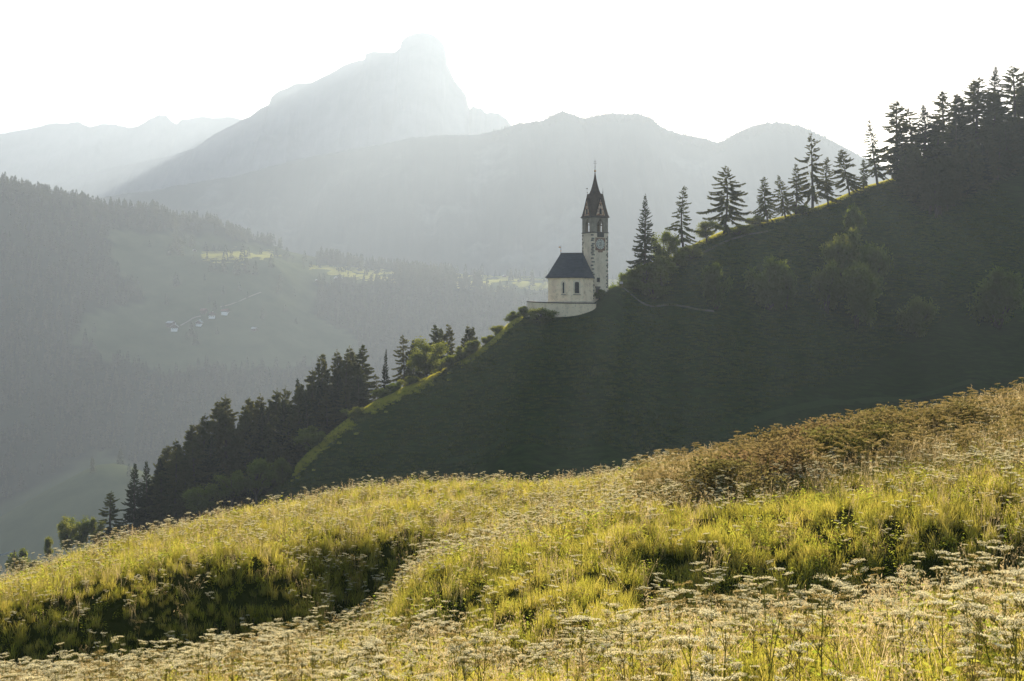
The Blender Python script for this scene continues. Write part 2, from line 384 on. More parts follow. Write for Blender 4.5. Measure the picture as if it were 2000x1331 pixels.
_c = np.empty(len(fo.data.vertices) * 3, np.float32); fo.data.vertices.foreach_get('co', _c); _c = _c.reshape(-1, 3)
_px = _c[:, 0] / _c[:, 1] * F + CX; _py = HY - _c[:, 2] / _c[:, 1] * F
_a = fo.data.attributes.new('pasture', 'FLOAT', 'POINT'); _a.data.foreach_set('value', pasture(_px, _py).astype(np.float32))

# ground sheet to the horizon
gs = MB().add([(-15000, -3000, -640), (15000, -3000, -640), (15000, 15000, -640), (-15000, 15000, -640)], [(0, 1, 2, 3)]).build('ground', M['ground']); gs['kind'] = 'structure'

# ------------------------------------------------------------------ mountains
def mountain(name, sil, D, depth_f, depth_b, mat, rough, zbase, seed, fine=1.0, step=4.0, dfun=None):
    D *= SF; depth_f *= SF; depth_b *= SF; zbase *= SF
    sx = np.array([s_[0] for s_ in sil], float); sy = np.array([s_[1] for s_ in sil], float)
    px = np.arange(sx[0], sx[-1] + .1, step); py = np.interp(px, sx, sy)
    nn = fbm(px * .06 + seed, px * 0 + seed, 4) * rough + fbm(px * .22 + seed, px * 0 + seed * 2, 3) * rough * .45 * fine
    py = py - nn
    Dd = np.full_like(px, D) if dfun is None else dfun(px)
    x0 = (px - CX) / F * Dd; z0 = (HY - py) / F * Dd
    T = np.concatenate([-np.linspace(1, 0, 46) ** 1.35, np.linspace(0, 1, 10)[1:]])
    rows = []
    for t in T:
        dep = t * (depth_f if t < 0 else depth_b)
        h = (z0 - zbase) * (1 - abs(t)) ** (1.12 if t < 0 else .8) + zbase
        gul = fbm(px * .02 + seed + t * 1.5, t * 3 + px * 0 + seed, 4) * (z0 - zbase) * .38 * min(1, abs(t) * 5) * (1 - abs(t))
        sc = (Dd + dep * (1 + 0 * px)) / Dd
        rows.append(np.stack([x0 * (1 + .0 * sc), Dd + dep + gul * .6, h + gul], 1))
    V = np.concatenate(rows); n = len(px); i = np.arange(len(V)).reshape(len(T), n)
    Fq = np.stack([i[:-1, :-1].ravel(), i[:-1, 1:].ravel(), i[1:, 1:].ravel(), i[1:, :-1].ravel()], 1)
    o = link(name, mesh_from(name, V, [Fq], False, [mat])); o['kind'] = 'structure'
    return px, x0, z0, Dd
mid_sil = [(-900, 640), (-200, 520), (100, 400), (300, 372), (450, 345), (560, 318), (640, 300), (740, 284), (800, 270), (860, 264), (930, 264), (980, 254), (1010, 243), (1060, 236), (1082, 224),
           (1100, 218), (1118, 223), (1140, 234), (1165, 226), (1200, 223), (1245, 223), (1275, 233), (1290, 248), (1320, 260), (1350, 266), (1385, 274), (1405, 279),
           (1425, 268), (1450, 254), (1485, 244), (1520, 240), (1560, 245), (1600, 262), (1640, 284), (1680, 306), (1750, 340), (1900, 380), (2200, 420), (2900, 500)]
mpx, mx, mz, mD = mountain('mountain_ridge', mid_sil, 3000, 1000, 900, M['mountain'], 5, -300, 3.1)
peak_sil = [(-1500, 640), (-400, 470), (60, 372), (150, 345), (230, 325), (300, 312), (340, 302), (380, 290), (420, 262), (470, 236), (490, 227), (507, 213), (525, 205), (530, 190), (545, 178), (560, 173), (575, 164),
            (608, 162), (622, 155), (645, 144), (672, 128), (690, 121), (712, 117), (714, 106), (728, 101), (755, 103), (770, 103), (781, 94), (784, 82), (792, 73), (808, 66), (825, 64), (845, 68),
            (858, 77), (867, 88), (872, 105), (873, 125), (882, 145), (889, 160), (900, 172), (911, 188), (914, 205), (918, 214), (924, 206), (930, 211), (940, 212), (948, 221), (960, 220), (975, 222), (990, 234), (1000, 247),
            (1100, 300), (1400, 360), (2500, 560)]
mountain('mountain_peak', peak_sil, 3900, 1200, 1200, M['rock'], 1.5, -300, 5.7, fine=2.0, step=1.5)
back_sil = [(-1800, 380), (-600, 300), (-200, 275), (0, 262), (60, 252), (85, 245), (100, 241), (128, 242), (152, 238), (175, 249), (200, 243), (225, 243), (250, 250), (265, 249), (290, 235), (310, 225),
            (325, 226), (335, 238), (345, 243), (355, 234), (370, 233), (395, 227), (420, 231), (450, 229), (480, 235), (600, 260), (900, 330), (1300, 400), (2600, 600)]
mountain('mountain_range', back_sil, 4900, 1200, 1200, M['rock'], 3, -300, 9.3, fine=2.0, step=2.5)

# ------------------------------------------------------------------ vegetation builders
def unit(v): return v / (np.linalg.norm(v, axis=-1, keepdims=True) + 1e-9)
def diamonds(Pt, D, Ln, W, rng, side=None):
    n = len(Pt); D = unit(D)
    if side is None: side = np.cross(D, rng.normal(size=(n, 3)))
    side = unit(side); Ln = np.asarray(Ln).reshape(-1, 1); W = np.asarray(W).reshape(-1, 1)
    mid = Pt + D * Ln * .45
    V = np.stack([Pt, mid + side * W * .5, Pt + D * Ln, mid - side * W * .5], 1).reshape(-1, 3)
    Fq = np.arange(4 * n).reshape(n, 4)
    return V, Fq
def merge(parts):
    Vs, Fs = [], []; b = 0
    for V, Fq in parts:
        Vs.append(V); Fs.append(Fq + b); b += len(V)
    return np.concatenate(Vs), [np.concatenate(Fs)]

def conifer(seed, H, Rm, base=.12, style='larch', dens=1.0, lean=0.0, spray=1.0):
    """returns trunk mesh + crown mesh"""
    rng = np.random.default_rng(seed)
    la = rng.uniform(0, 2 * pi)
    bend = rng.normal(0, .02 * H, 2)
    def axis(z):
        t = np.asarray(z) / H
        return np.stack([lean * H * t + bend[0] * np.sin(t * 3.0), bend[1] * np.sin(t * 2.5), np.asarray(z, float) * 1.0], -1)
    tr = .018 * H + .04
    mb = MB(); zs = np.linspace(-.8, H * .985, 9)
    mb.tube([axis(z) for z in zs], [max(.02, tr * (1 - max(z, 0) / H) ** .85 * (1.25 if z < .5 else 1)) for z in zs], 7)
    step = {'larch': .034, 'spruce': .030, 'forest': .034}[style] * H / dens ** .5
    z = base * H; O = []; A = []; L_ = []; Dr = []; Z = []
    while z < H * .985:
        t = (z - base * H) / (H - base * H)
        if style == 'larch': prof = (1 - t) ** .68 * (.6 + .4 * min(1, t * 5 + .35)) 
        elif style == 'spruce': prof = (1 - t) ** .9
        else: prof = min(1, (1 - t) ** .7) * (.62 + .38 * min(1, t * 3 + .2))
        nb = rng.integers(3, 6) if style != 'spruce' else rng.integers(4, 7)
        a0 = rng.uniform(0, 2 * pi)
        for k in range(nb):
            if style == 'larch' and rng.random() < .10: continue
            O.append(axis(z + rng.normal(0, step * .25))); A.append(a0 + 2 * pi * k / nb + rng.normal(0, .35))
            L_.append(max(.25, Rm * prof * (rng.uniform(.42, 1.2) if style == 'larch' else rng.uniform(.6, 1.12)))); Z.append(t)
        z += step * (rng.uniform(.7, 1.3)) * (1.15 - .5 * t)
    O = np.array(O); A = np.array(A); L_ = np.array(L_); Z = np.array(Z)
    up = {'larch': .12, 'spruce': .02, 'forest': .12}[style]; dr = {'larch': .72, 'spruce': .38, 'forest': .5}[style]
    upb = up + .5 * Z ** 2 + rng.normal(0, .13, len(Z)); drb = dr * (1 - .5 * Z) + rng.normal(0, .12, len(Z))
    tip = {'larch': .22, 'spruce': .22, 'forest': .15}[style]
    def bp(i, s):
        h = s * L_[i]
        return O[i] + np.stack([np.cos(A[i]) * h, np.sin(A[i]) * h, L_[i] * (upb[i] * s - drb[i] * s ** 1.6 + tip * s ** 4)], -1)
    parts = []
    n = len(O); idx = np.arange(n)
    # branch wood as thin blades following the curve
    for s0, s1 in ((0, .35), (.35, .7), (.7, 1.0)):
        a = bp(idx, np.full(n, s0)); b = bp(idx, np.full(n, s1)); w = (.02 + .012 * L_) * (1.2 - s0)
        sd = np.cross(unit(b - a), np.array([0, 0, 1.0])); 
        for sdv in (sd, np.tile([0, 0, 1.0], (n, 1))):
            V = np.stack([a + sdv * w[:, None] * .5, b + sdv * w[:, None] * .35, b - sdv * w[:, None] * .35, a - sdv * w[:, None] * .5], 1).reshape(-1, 3)
            parts.append((V, np.arange(4 * n).reshape(n, 4)))
    per = np.maximum(9, (L_ * 20 * dens).astype(int)); I = np.repeat(idx, per); m = len(I)
    s = rng.uniform(.12 if style != 'larch' else .15, 1.0, m) ** .8
    Pt = bp(I, s); dirv = unit(bp(I, np.minimum(s + .05, 1.05)) - Pt)
    lat = np.stack([-np.sin(A[I]), np.cos(A[I]), np.zeros(m)], 1) * rng.choice([-1, 1], m)[:, None]
    if style == 'spruce':
        D = dirv * .8 + lat * rng.uniform(.3, 1.1, m)[:, None] + np.array([0, 0, -.28]) + rng.normal(0, .12, (m, 3)); ls = (.32 + .16 * L_[I]) * (1.15 - .6 * s)
        wd = .2
    elif style == 'larch':
        D = dirv * .7 + lat * rng.uniform(.2, 1.0, m)[:, None] + np.array([0, 0, -.55]) + rng.normal(0, .22, (m, 3)); ls = (.34 + .13 * L_[I]) * (1.2 - .6 * s)
        wd = .24
    else:
        D = dirv * .6 + lat * rng.uniform(.2, 1.0, m)[:, None] + np.array([0, 0, -.5]) + rng.normal(0, .25, (m, 3)); ls = (.45 + .18 * L_[I]) * (1.2 - .55 * s)
        wd = .34
    ls = ls * rng.uniform(.6, 1.2, m) * spray
    parts.append(diamonds(Pt, D, ls, ls * wd + .05, rng))
    # hanging twigs
    mh = m; J = rng.integers(0, m, mh)
    parts.append(diamonds(Pt[J] + D[J] * ls[J][:, None] * .3, np.array([0, 0, -1.0]) + rng.normal(0, .3, (mh, 3)), ls[J] * .75, ls[J] * .13 + .04, rng))
    # leader
    k = 26; tp = axis(np.linspace(H * .93, H * 1.0, k))
    parts.append(diamonds(tp, rng.normal(0, .6, (k, 3)) + [0, 0, .6], np.linspace(.45, .22, k) * (H / 15), np.full(k, .09), rng))
    V, Fq = merge(parts)
    return mb.mesh('trunk', M['bark'], True), mesh_from('crown', V, Fq, False, [M['spruce' if style == 'spruce' else 'larch']])

def broadleaf(seed, H, Rm, leaf=.22, n=5000, base=.25, mat='leaf', shrub=False, squash=1.0, wood='bark', nc=None):
    rng = np.random.default_rng(seed); mb = MB()
    cz = H * (base + 1) / 2; rz = H * (1 - base) / 2
    nc = nc or rng.integers(16, 24)
    cs = []
    while len(cs) < nc:
        v = rng.uniform(-1, 1, 3)
        if .25 < np.linalg.norm(v) < 1:
            v = v / np.linalg.norm(v) * rng.uniform(.45, .85) if rng.random() < .7 else v
            if v[2] < -.2: v[:2] *= .8
            cs.append((v[0] * Rm * (1 - .25 * max(v[2], 0)), v[1] * Rm * squash, cz + v[2] * rz))
    cs = np.array(cs)
    if shrub:
        for c in cs[:10]: mb.tube([(0, 0, -.3), (c[0] * .4, c[1] * .4, c[2] * .5), tuple(c)], [.03 * H, .02 * H, .006 * H], 5)
    else:
        mb.tube([(0, 0, -.5), (.01 * H, 0, H * base * .6), (-.015 * H, .01 * H, H * base * 1.3), (0, 0, H * .8)], [.035 * H, .027 * H, .02 * H, .006 * H], 7)
        for c in cs: mb.tube([(0, 0, H * base * rng.uniform(.8, 1.4)), tuple(c * [.5, .5, 1] * [1, 1, .8]), tuple(c)], [.014 * H, .009 * H, .004 * H], 5)
    w = rng.uniform(.5, 1.2, nc); per = (n * w / w.sum()).astype(int); I = np.repeat(np.arange(nc), per); m = len(I)
    rc = rng.uniform(.24, .40, nc) * Rm
    g = unit(rng.normal(size=(m, 3))) * (rng.uniform(.15, 1, m) ** .5)[:, None] * (1 + .25 * rng.normal(size=(m, 1)))
    Pt = cs[I] + g * rc[I][:, None] * [1, 1, .8]
    Pt[:, 2] = np.maximum(Pt[:, 2], .02 * H)
    V, Fq = diamonds(Pt, rng.normal(size=(m, 3)) + g * .6 + [0, 0, -.15], leaf * rng.uniform(.6, 1.4, m), leaf * rng.uniform(.4, .8, m), rng)
    return mb.mesh('trunk', M[wood], True), mesh_from('crown', V, [Fq], False, [M[mat]])

# ordinals for labels
_ord = ['first', 'second', 'third', 'fourth', 'fifth', 'sixth', 'seventh', 'eighth', 'ninth', 'tenth', 'eleventh', 'twelfth', 'thirteenth', 'fourteenth', 'fifteenth', 'sixteenth',
        'seventeenth', 'eighteenth', 'nineteenth']
_tens = {2: 'twenty', 3: 'thirty', 4: 'forty', 5: 'fifty'}
def ordinal(i):           # 0-based
    n = i + 1
    if n < 20: return _ord[n - 1]
    t, u = divmod(n, 10)
    return (_tens[t][:-1] + 'ieth') if u == 0 else _tens[t] + '-' + _ord[u - 1]

def place(name, meshes, loc, scale, rz, label, cat, group, parts=('trunk', 'crown'), shear=None):
    e = empty(name, loc, rz); e.scale = scale if isinstance(scale, tuple) else (scale,) * 3
    tag(e, label, cat, group)
    for pn, me in zip(parts, meshes): link(pn, me, e)
    return e

# ------------------------------------------------------------------ the church
# local frame: u to the right, v away from the camera, origin under the wall corner nearest the camera
OX, OY = 13.4, 326.0
church = empty('church', (OX, OY, 0))
tag(church, 'small white mountain chapel with slate roof and tall pointed bell tower on the hill shoulder', 'church')
def sc_(pts, k, c): return [(c[0] + (x - c[0]) * k, c[1] + (y - c[1]) * k) for x, y in pts]
plan = [(-5.06, 1.9), (0, 0), (2.87, .85), (5.37, 3.9), (5.6, 7.2), (-2.2, 9.6)]
cen = (1.2, 4.2)
ZT, ZE, ZR = 5.6, 11.5, 17.25
MB().prism(plan, ZT - 3, ZE).build('nave_wall', M['plaster'], church)
eav = sc_(plan, 1.105, cen); eav[4] = (5.75, 7.0)
A_, B_ = (3.12, 4.3, ZR), (-2.03, 4.9, ZR + .02)
roof = MB(); lo = [(x, y, ZE - .12) for x, y in eav]; up_ = [(x, y, ZE + .10) for x, y in eav]
mid = [(x * .0 + p[0], p[1], p[2]) for x, p in ((0, q) for q in [])]
def kick(p, q, s=.16, dz=-.18): return tuple(p[i] * (1 - s) + q[i] * s + (dz if i == 2 else 0) for i in range(3))
tops = [B_, None, A_, A_, A_, B_]
k0 = kick(up_[0], B_); k1 = kick(up_[1], tuple((A_[i] + B_[i]) / 2 if i < 2 else ZR for i in range(3))); k2 = kick(up_[2], A_); k3 = kick(up_[3], A_); k4 = kick(up_[4], A_); k5 = kick(up_[5], B_)
ks = [k0, kick(up_[1], A_), k2, k3, k4, k5]
allp = lo + up_ + ks + [A_, B_]
n6 = 6; iA, iB = 18, 19; fs = [tuple(range(5, -1, -1))]
for i in range(6):
    j = (i + 1) % 6; fs += [(i, j, j + 6, i + 6), (i + 6, j + 6, j + 12, i + 12)]
fs += [(12, 13, iA, iB), (13, 14, iA), (14, 15, iA), (15, 16, iA), (16, 17, iB, iA), (17, 12, iB)]
roof.add(allp, fs); rf = roof.build('nave_roof', M['shingle'], church)
MB().tube([(B_[0] - .1, B_[1], ZR), (A_[0] + .1, A_[1], ZR)], [.13, .13], 6).build('ridge_cap', M['coping'], rf)
# eaves moulding
mo = MB(); e1 = sc_(plan, 1.035, cen); e1[4] = (5.65, 7.1)
mo.prism(e1, ZE - .38, ZE - .13).build('eaves_moulding', M['plaster'], church)
def wall_frame(p, q):
    p = np.array(p); q = np.array(q); t = (q - p) / np.linalg.norm(q - p); nrm = np.array([t[1], -t[0]]); return p, t, nrm
def window_on(p, q, s, w, z0, z1, arched, name='window'):
    p, t, nn = wall_frame(p, q); c = p + t * s
    def ring(w_, za, zb, off):
        pts = [(-w_ / 2, za), (w_ / 2, za)]
        if arched: pts += [(w_ / 2 * cos(a), zb - w_ / 2 * .9 + w_ / 2 * sin(a) * 1.1) for a in np.linspace(0, pi, 9)]
        else: pts += [(w_ / 2 * cos(a), zb - .18 + .18 * sin(a)) for a in np.linspace(0, pi, 7)]
        return [(c[0] + t[0] * a + nn[0] * off, c[1] + t[1] * a + nn[1] * off, b) for a, b in pts]
    o_ = MB(); R1 = ring(w + .62, z0 - .28, z1 + .32, 0.055); R2 = ring(w + .62, z0 - .28, z1 + .32, -.05)
    r3 = ring(w, z0, z1, .055); r4 = ring(w, z0, z1, -.25)
    n = len(R1); pts = R1 + R2 + r3 + r4; ff = []
    for i in range(n):
        j = (i + 1) % n; ff += [(i, j, j + 2 * n, i + 2 * n), (i + n, j + n, j, i), (i + 2 * n, j + 2 * n, j + 3 * n, i + 3 * n)]
    win = MB().add(pts, ff).build(name, M['tower_plaster'], church)
    MB().add(ring(w * .99, z0, z1, .012), [tuple(range(n))]).build('pane', M['black'], win)
    for k in range(1, 4):
        z = z0 + (z1 - z0) * k / 4; a = c + nn * .03
        MB().tube([(a[0] - t[0] * w / 2, a[1] - t[1] * w / 2, z), (a[0] + t[0] * w / 2, a[1] + t[1] * w / 2, z)], [.02, .02], 4).build('bar', M['iron'], win)
    sl = c + nn * .1
    MB().box((sl[0], sl[1], z0 - .34), (w + .75, .22, .10), math.atan2(t[1], t[0])).build('sill', M['coping'], win)
window_on(plan[0], plan[1], 3.72, .42, 7.85, 10.35, True)
window_on(plan[1], plan[2], 1.55, 1.08, 7.85, 10.45, False)
# corner pilaster strips, plinth
pl_ = MB(); pp = sc_(plan, 1.02, cen); pp[4] = (5.62, 7.15)
pl_.prism(pp, ZT - 3.1, ZT + .45).build('plinth', M['tower_plaster'], church)
# weathervane on ridge end
wv = MB().tube([(B_[0], B_[1], ZR), (B_[0], B_[1], ZR + 1.9)], [.05, .025], 5).build('weathervane', M['iron'], church)
MB().ball((B_[0], B_[1], ZR + .55), .14).build('ball', M['gold'], wv)
MB().add([(B_[0], B_[1], ZR + 1.3), (B_[0] - .5, B_[1] - .1, ZR + 1.22), (B_[0] - .45, B_[1] - .1, ZR + 1.62), (B_[0], B_[1], ZR + 1.5), (B_[0], B_[1] + .03, ZR + 1.3), (B_[0] - .5, B_[1] - .07, ZR + 1.22), (B_[0] - .45, B_[1] - .07, ZR + 1.62), (B_[0], B_[1] + .03, ZR + 1.5)],
         [(0, 1, 2, 3), (7, 6, 5, 4), (0, 4, 5, 1), (1, 5, 6, 2), (2, 6, 7, 3), (3, 7, 4, 0)]).build('pennant', M['gold'], wv)
fn = MB().tube([(A_[0] - .05, A_[1], ZR), (A_[0] - .05, A_[1], ZR + .5)], [.06, .03], 5); fn.ball((A_[0] - .05, A_[1], ZR + .5), .1); fn.build('finial', M['iron'], church)

# tower, turned 30 degrees: local a along the front face (to the right, away), b inwards
TC = np.array([6.2, 9.6]); HS = 2.2; TA = R(30)
n1 = np.array([sin(TA), -cos(TA)]); n2 = np.array([-cos(TA), -sin(TA)])
def tcorn(h): return [tuple(TC + h * (n1 + n2)), tuple(TC + h * (n1 - n2)), tuple(TC - h * (n1 + n2)), tuple(TC - h * (n1 - n2))]   # F, R, B, L
ZB, ZC1, ZC2, ZG, ZS = 4.0, 22.25, 25.95, 31.5, 36.5
MB().prism(tcorn(HS), ZB, ZC1).build('tower_wall', M['tower_plaster'], church)
for zc, h, ov in ((ZC1, .18, .16), (ZC2 - .05, .26, .30)):
    co = MB(); co.loft([[(*p, zc - h / 2) for p in tcorn(HS + ov * .4)], [(*p, zc) for p in tcorn(HS + ov)], [(*p, zc + h / 2) for p in tcorn(HS + ov)], [(*p, zc + h / 2 + .03) for p in tcorn(HS + ov * .5)]])
    co.build('cornice', M['stone_dark'], church)
# belfry: four walls with pointed openings
def arch_wall(mb, c0, t, nn, L, z0, z1, w, zs0, zs1, th):
    """wall from c0 along t (length L), opening width w from zs0, springing zs1, pointed head"""
    cm = L / 2; left, right = cm - w / 2, cm + w / 2
    arc = []
    for k in range(7):
        a = k / 6; ang = a * R(60); arc.append((right - w + w * cos(ang), zs1 + w * sin(ang)))      # right side up to apex
    arcL = [(2 * cm - x, z) for x, z in arc][::-1]
    hole = arc + arcL[1:]
    def pt(x, z, off): return (c0[0] + t[0] * x + nn[0] * off, c0[1] + t[1] * x + nn[1] * off, z)
    for off, flip in ((0, False), (-th, True)):
        quads = [[(0, z0), (left, z0), (left, z1), (0, z1)], [(right, z0), (L, z0), (L, z1), (right, z1)]]
        if zs0 > z0 + .01: quads.append([(left, z0), (right, z0), (right, zs0), (left, zs0)])
        for i in range(len(hole) - 1):
            (xa, za), (xb, zb) = hole[i], hole[i + 1]
            quads.append([(xb, zb), (xa, za), (xa, z1), (xb, z1)])
        for q in quads:
            ps = [pt(x, z, off) for x, z in q]
            if flip: ps = ps[::-1]
            mb.add(ps, [(0, 1, 2, 3)])
    rim = [(left, zs0), (right, zs0)] + hole
    for i in range(len(rim)):
        a = rim[i]; b = rim[(i + 1) % len(rim)]
        mb.add([pt(*a, 0), pt(*a, -th), pt(*b, -th), pt(*b, 0)], [(0, 1, 2, 3)])
cs4 = tcorn(HS - .01); bel = MB(); faces4 = [(cs4[0], cs4[1]), (cs4[1], cs4[2]), (cs4[2], cs4[3]), (cs4[3], cs4[0])]
zb0, zb1 = ZC1 + .09, ZC2 - .17
for p, q in faces4:
    p, t, nn = wall_frame(p, q); arch_wall(bel, p, t, nn, 2 * HS - .02, zb0, zb1, 1.8, zb0 + .1, zb1 - 1.85, .42)
belf = bel.build('belfry_wall', M['belfry'], church)
for k_, (p, q) in enumerate(faces4):
    p, t, nn = wall_frame(p, q); c = p + t * (HS - .01) - nn * .2
    tb = MB().tube([(c[0], c[1], zb0 + .1), (c[0], c[1], zb1 - 1.1)], [.085, .085], 6)
    tb.box((c[0], c[1], zb1 - 1.15), (.36, .28, .16), math.atan2(t[1], t[0]))
    for sgn in (-1, 1): tb.tube([(c[0], c[1], zb1 - 1.05), (c[0] + sgn * t[0] * .5, c[1] + sgn * t[1] * .5, zb1 - .62)], [.1, .07], 5)
    tb.build('tracery', M['belfry'], belf)
bf = MB(); bf.prism(tcorn(HS - .45), ZC1 - .2, ZC1 + .12); bf.build('belfry_floor', M['wood'], belf)
bc = (TC[0], TC[1]); bell = MB().loft([[(bc[0] + r * cos(a), bc[1] + r * sin(a), z) for a in np.linspace(0, 2 * pi, 12, endpoint=False)] for r, z in ((.55, 23.0), (.45, 23.2), (.34, 23.6), (.30, 23.9), (.12, 24.02))])
bell.build('bell', M['iron'], church, True); MB().box((bc[0], bc[1], 24.12), (4.0, .2, .2), TA).build('bell_beam', M['wood'], church)
# louvred door under the front opening
p, t, nn = wall_frame(*faces4[0]); rz_f = math.atan2(t[1], t[0]); cF = p + t * HS
def onf(s, z, off, c=cF, t=t, nn=nn): return (c[0] + t[0] * s + nn[0] * off, c[1] + t[1] * s + nn[1] * off, z)
dr_ = MB().box(onf(.08, 21.75, .03), (1.85, .12, 1.15), rz_f)
for k in range(5): dr_.box(onf(.08, 21.3 + k * .22, .11), (1.7, .06, .05), rz_f)
dr_.build('sound_shutter', M['stone_dark'], church)
# clock
ck = MB().box(onf(-.02, 19.55, .035), (2.75, .07, 3.0), rz_f).build('clock', M['clock_frame'], church)
MB().box(onf(-.02, 17.82, .03), (1.3, .05, .42), rz_f).build('painted_scroll', M['clock_frame'], ck)
def disc(r, z, off, n=28, r2=None):
    m_ = MB(); a_ = np.linspace(0, 2 * pi, n, endpoint=False)
    o1 = [onf(-.02 + r * cos(a), z + r * sin(a), off) for a in a_]; o0 = [onf(-.02 + r * cos(a), z + r * sin(a), off - .05) for a in a_]
    if r2 is None: return m_.add(o1 + o0, [tuple(range(n))] + [(i, i + n, (i + 1) % n + n, (i + 1) % n) for i in range(n)])
    i1 = [onf(-.02 + r2 * cos(a), z + r2 * sin(a), off) for a in a_]
    return m_.add(o1 + o0 + i1, [(i, (i + 1) % n, (i + 1) % n + 2 * n, i + 2 * n) for i in range(n)] + [(i, i + n, (i + 1) % n + n, (i + 1) % n) for i in range(n)])
disc(1.22, 19.55, .10).build('dial', M['dial'], ck)
disc(.46, 19.55, .115, r2=.36).build('dial_ring', M['clock_frame'], ck)
nm = MB()
ROM = ['XII', 'I', 'II', 'III', 'IIII', 'V', 'VI', 'VII', 'VIII', 'IX', 'X', 'XI']
for h in range(12):
    a = pi / 2 - h * pi / 6; rd = np.array([cos(a), sin(a)]); tg = np.array([sin(a), -cos(a)]); s_ = ROM[h]
    wd = {'I': .085, 'V': .17, 'X': .17}; tot = sum(wd[c] for c in s_); x = -tot / 2
    for c_ in s_:
        segs = {'I': [((.5, 0), (.5, 1))], 'V': [((.1, 1), (.5, 0)), ((.5, 0), (.9, 1))], 'X': [((.1, 0), (.9, 1)), ((.1, 1), (.9, 0))]}[c_]
        for (a0, b0), (a1, b1) in segs:
            q0 = rd * (.80 + .33 * b0) + tg * (x + wd[c_] * a0); q1 = rd * (.80 + .33 * b1) + tg * (x + wd[c_] * a1)
            d_ = unit(q1 - q0); pr = np.array([-d_[1], d_[0]]) * .026
            nm.add([onf(-.02 + v_[0], 19.55 + v_[1], .108) for v_ in (q0 + pr, q0 - pr, q1 - pr, q1 + pr)], [(0, 1, 2, 3)])
        x += wd[c_]
nm.build('numerals', M['stone_dark'], ck)
for nm_, ang, ln in (('hour_hand', R(90 - 215), .72), ('minute_hand', R(90 - 22), 1.0)):
    d_ = np.array([cos(ang), sin(ang)]); pr = np.array([-d_[1], d_[0]]) * .055
    pts = [onf(-.02 + v_[0], 19.55 + v_[1], .135) for v_ in (-d_ * .2 + pr, -d_ * .2 - pr, d_ * ln - pr * .5, d_ * ln + pr * .5)]
    MB().add(pts, [(0, 1, 2, 3)]).build(nm_, M['black'], ck)
# quoins
qn = MB(); rq = np.random.default_rng(3)
for ci, c in enumerate(tcorn(HS)):
    z = 7.2; k = 0
    while z < ZC1 - .5:
        h_ = .42; lg = (.62, .34) if k % 2 else (.34, .62); lg = tuple(v_ * rq.uniform(.85, 1.15) for v_ in lg)
        cc = np.array(c); inn = unit(TC - cc); d1 = n1 * (1 if ci in (0, 1) else -1); d2 = n2 * (1 if ci in (0, 3) else -1)
        ctr = cc - d1 * (lg[0] / 2 - .035) - d2 * (lg[1] / 2 - .035)
        # box with sides along n1 (lg0) and n2 (lg1)
        hx = n1 * lg[0] / 2; hy = n2 * lg[1] / 2
        pts = [(*(ctr + sx * hx + sy * hy), z + dz) for dz in (0, h_ - .05) for sx, sy in ((-1, -1), (1, -1), (1, 1), (-1, 1))]
        qn.add(pts, [(3, 2, 1, 0), (4, 5, 6, 7), (0, 1, 5, 4), (1, 2, 6, 5), (2, 3, 7, 6), (3, 0, 4, 7)])
        z += h_ * (1.0 if rq.random() < .6 else 2.0); k += 1
qn.build('quoins', M['quoin'], church)
# small window and door at the foot
wf = MB().box(onf(-.55, 11.15, .02), (.85, .10, 1.05), rz_f).build('window', M['stone_dark'], church); MB().box(onf(-.5, 11.15, .055), (.5, .06, .7), rz_f).build('pane', M['black'], wf)
df = MB().box(onf(-.75, 8.0, .03), (1.05, .14, 2.5), rz_f).build('door', M['stone_dark'], church); MB().box(onf(-.75, 7.9, .085), (.72, .06, 2.2), rz_f).build('door_leaf', M['wood'], df)
MB().box(onf(-.75, 9.45, .06), (1.3, .3, .3), rz_f).build('lintel', M['stone_dark'], df)
# helm roof: steep four sided body, gabled dormers with paintings, concave needle
def sq(h, z): return [(*p_, z) for p_ in tcorn(h)]
hb = MB().loft([sq(HS + .22, ZC2 + .08), sq(HS + .05, ZC2 + .5), sq(HS * .83, ZC2 + 2.6), sq(HS * .615, ZG)], True); hb.build('helm_roof', M['spire'], church)
oct_ = lambda r, z: [(TC[0] + r * cos(TA + pi / 8 + k * pi / 4), TC[1] + r * sin(TA + pi / 8 + k * pi / 4), z) for k in range(8)]
sp = MB().loft([oct_(1.52, ZG - .25), oct_(1.38, ZG + .05), oct_(1.0, ZG + .95), oct_(.62, ZG + 2.2), oct_(.30, ZG + 3.7), oct_(.09, ZS)], True)
spo = sp.build('spire', M['spire'], church)
cr = MB().tube([(*TC, ZS - .1), (*TC, ZS + 3.1)], [.06, .025], 5)
MB().ball((*TC, ZS + .42), .27, 10, 7).build('ball', M['gold'], spo)
cr.tube([(TC[0] - .42, TC[1], ZS + 2.25), (TC[0] + .42, TC[1], ZS + 2.25)], [.03, .03], 4); cr.tube([(TC[0] - .28, TC[1], ZS + 2.7), (TC[0] + .28, TC[1], ZS + 2.7)], [.03, .03], 4)
cr.ball((*TC, ZS + 1.35), .11, 6, 4); cr.build('cross', M['iron'], spo)
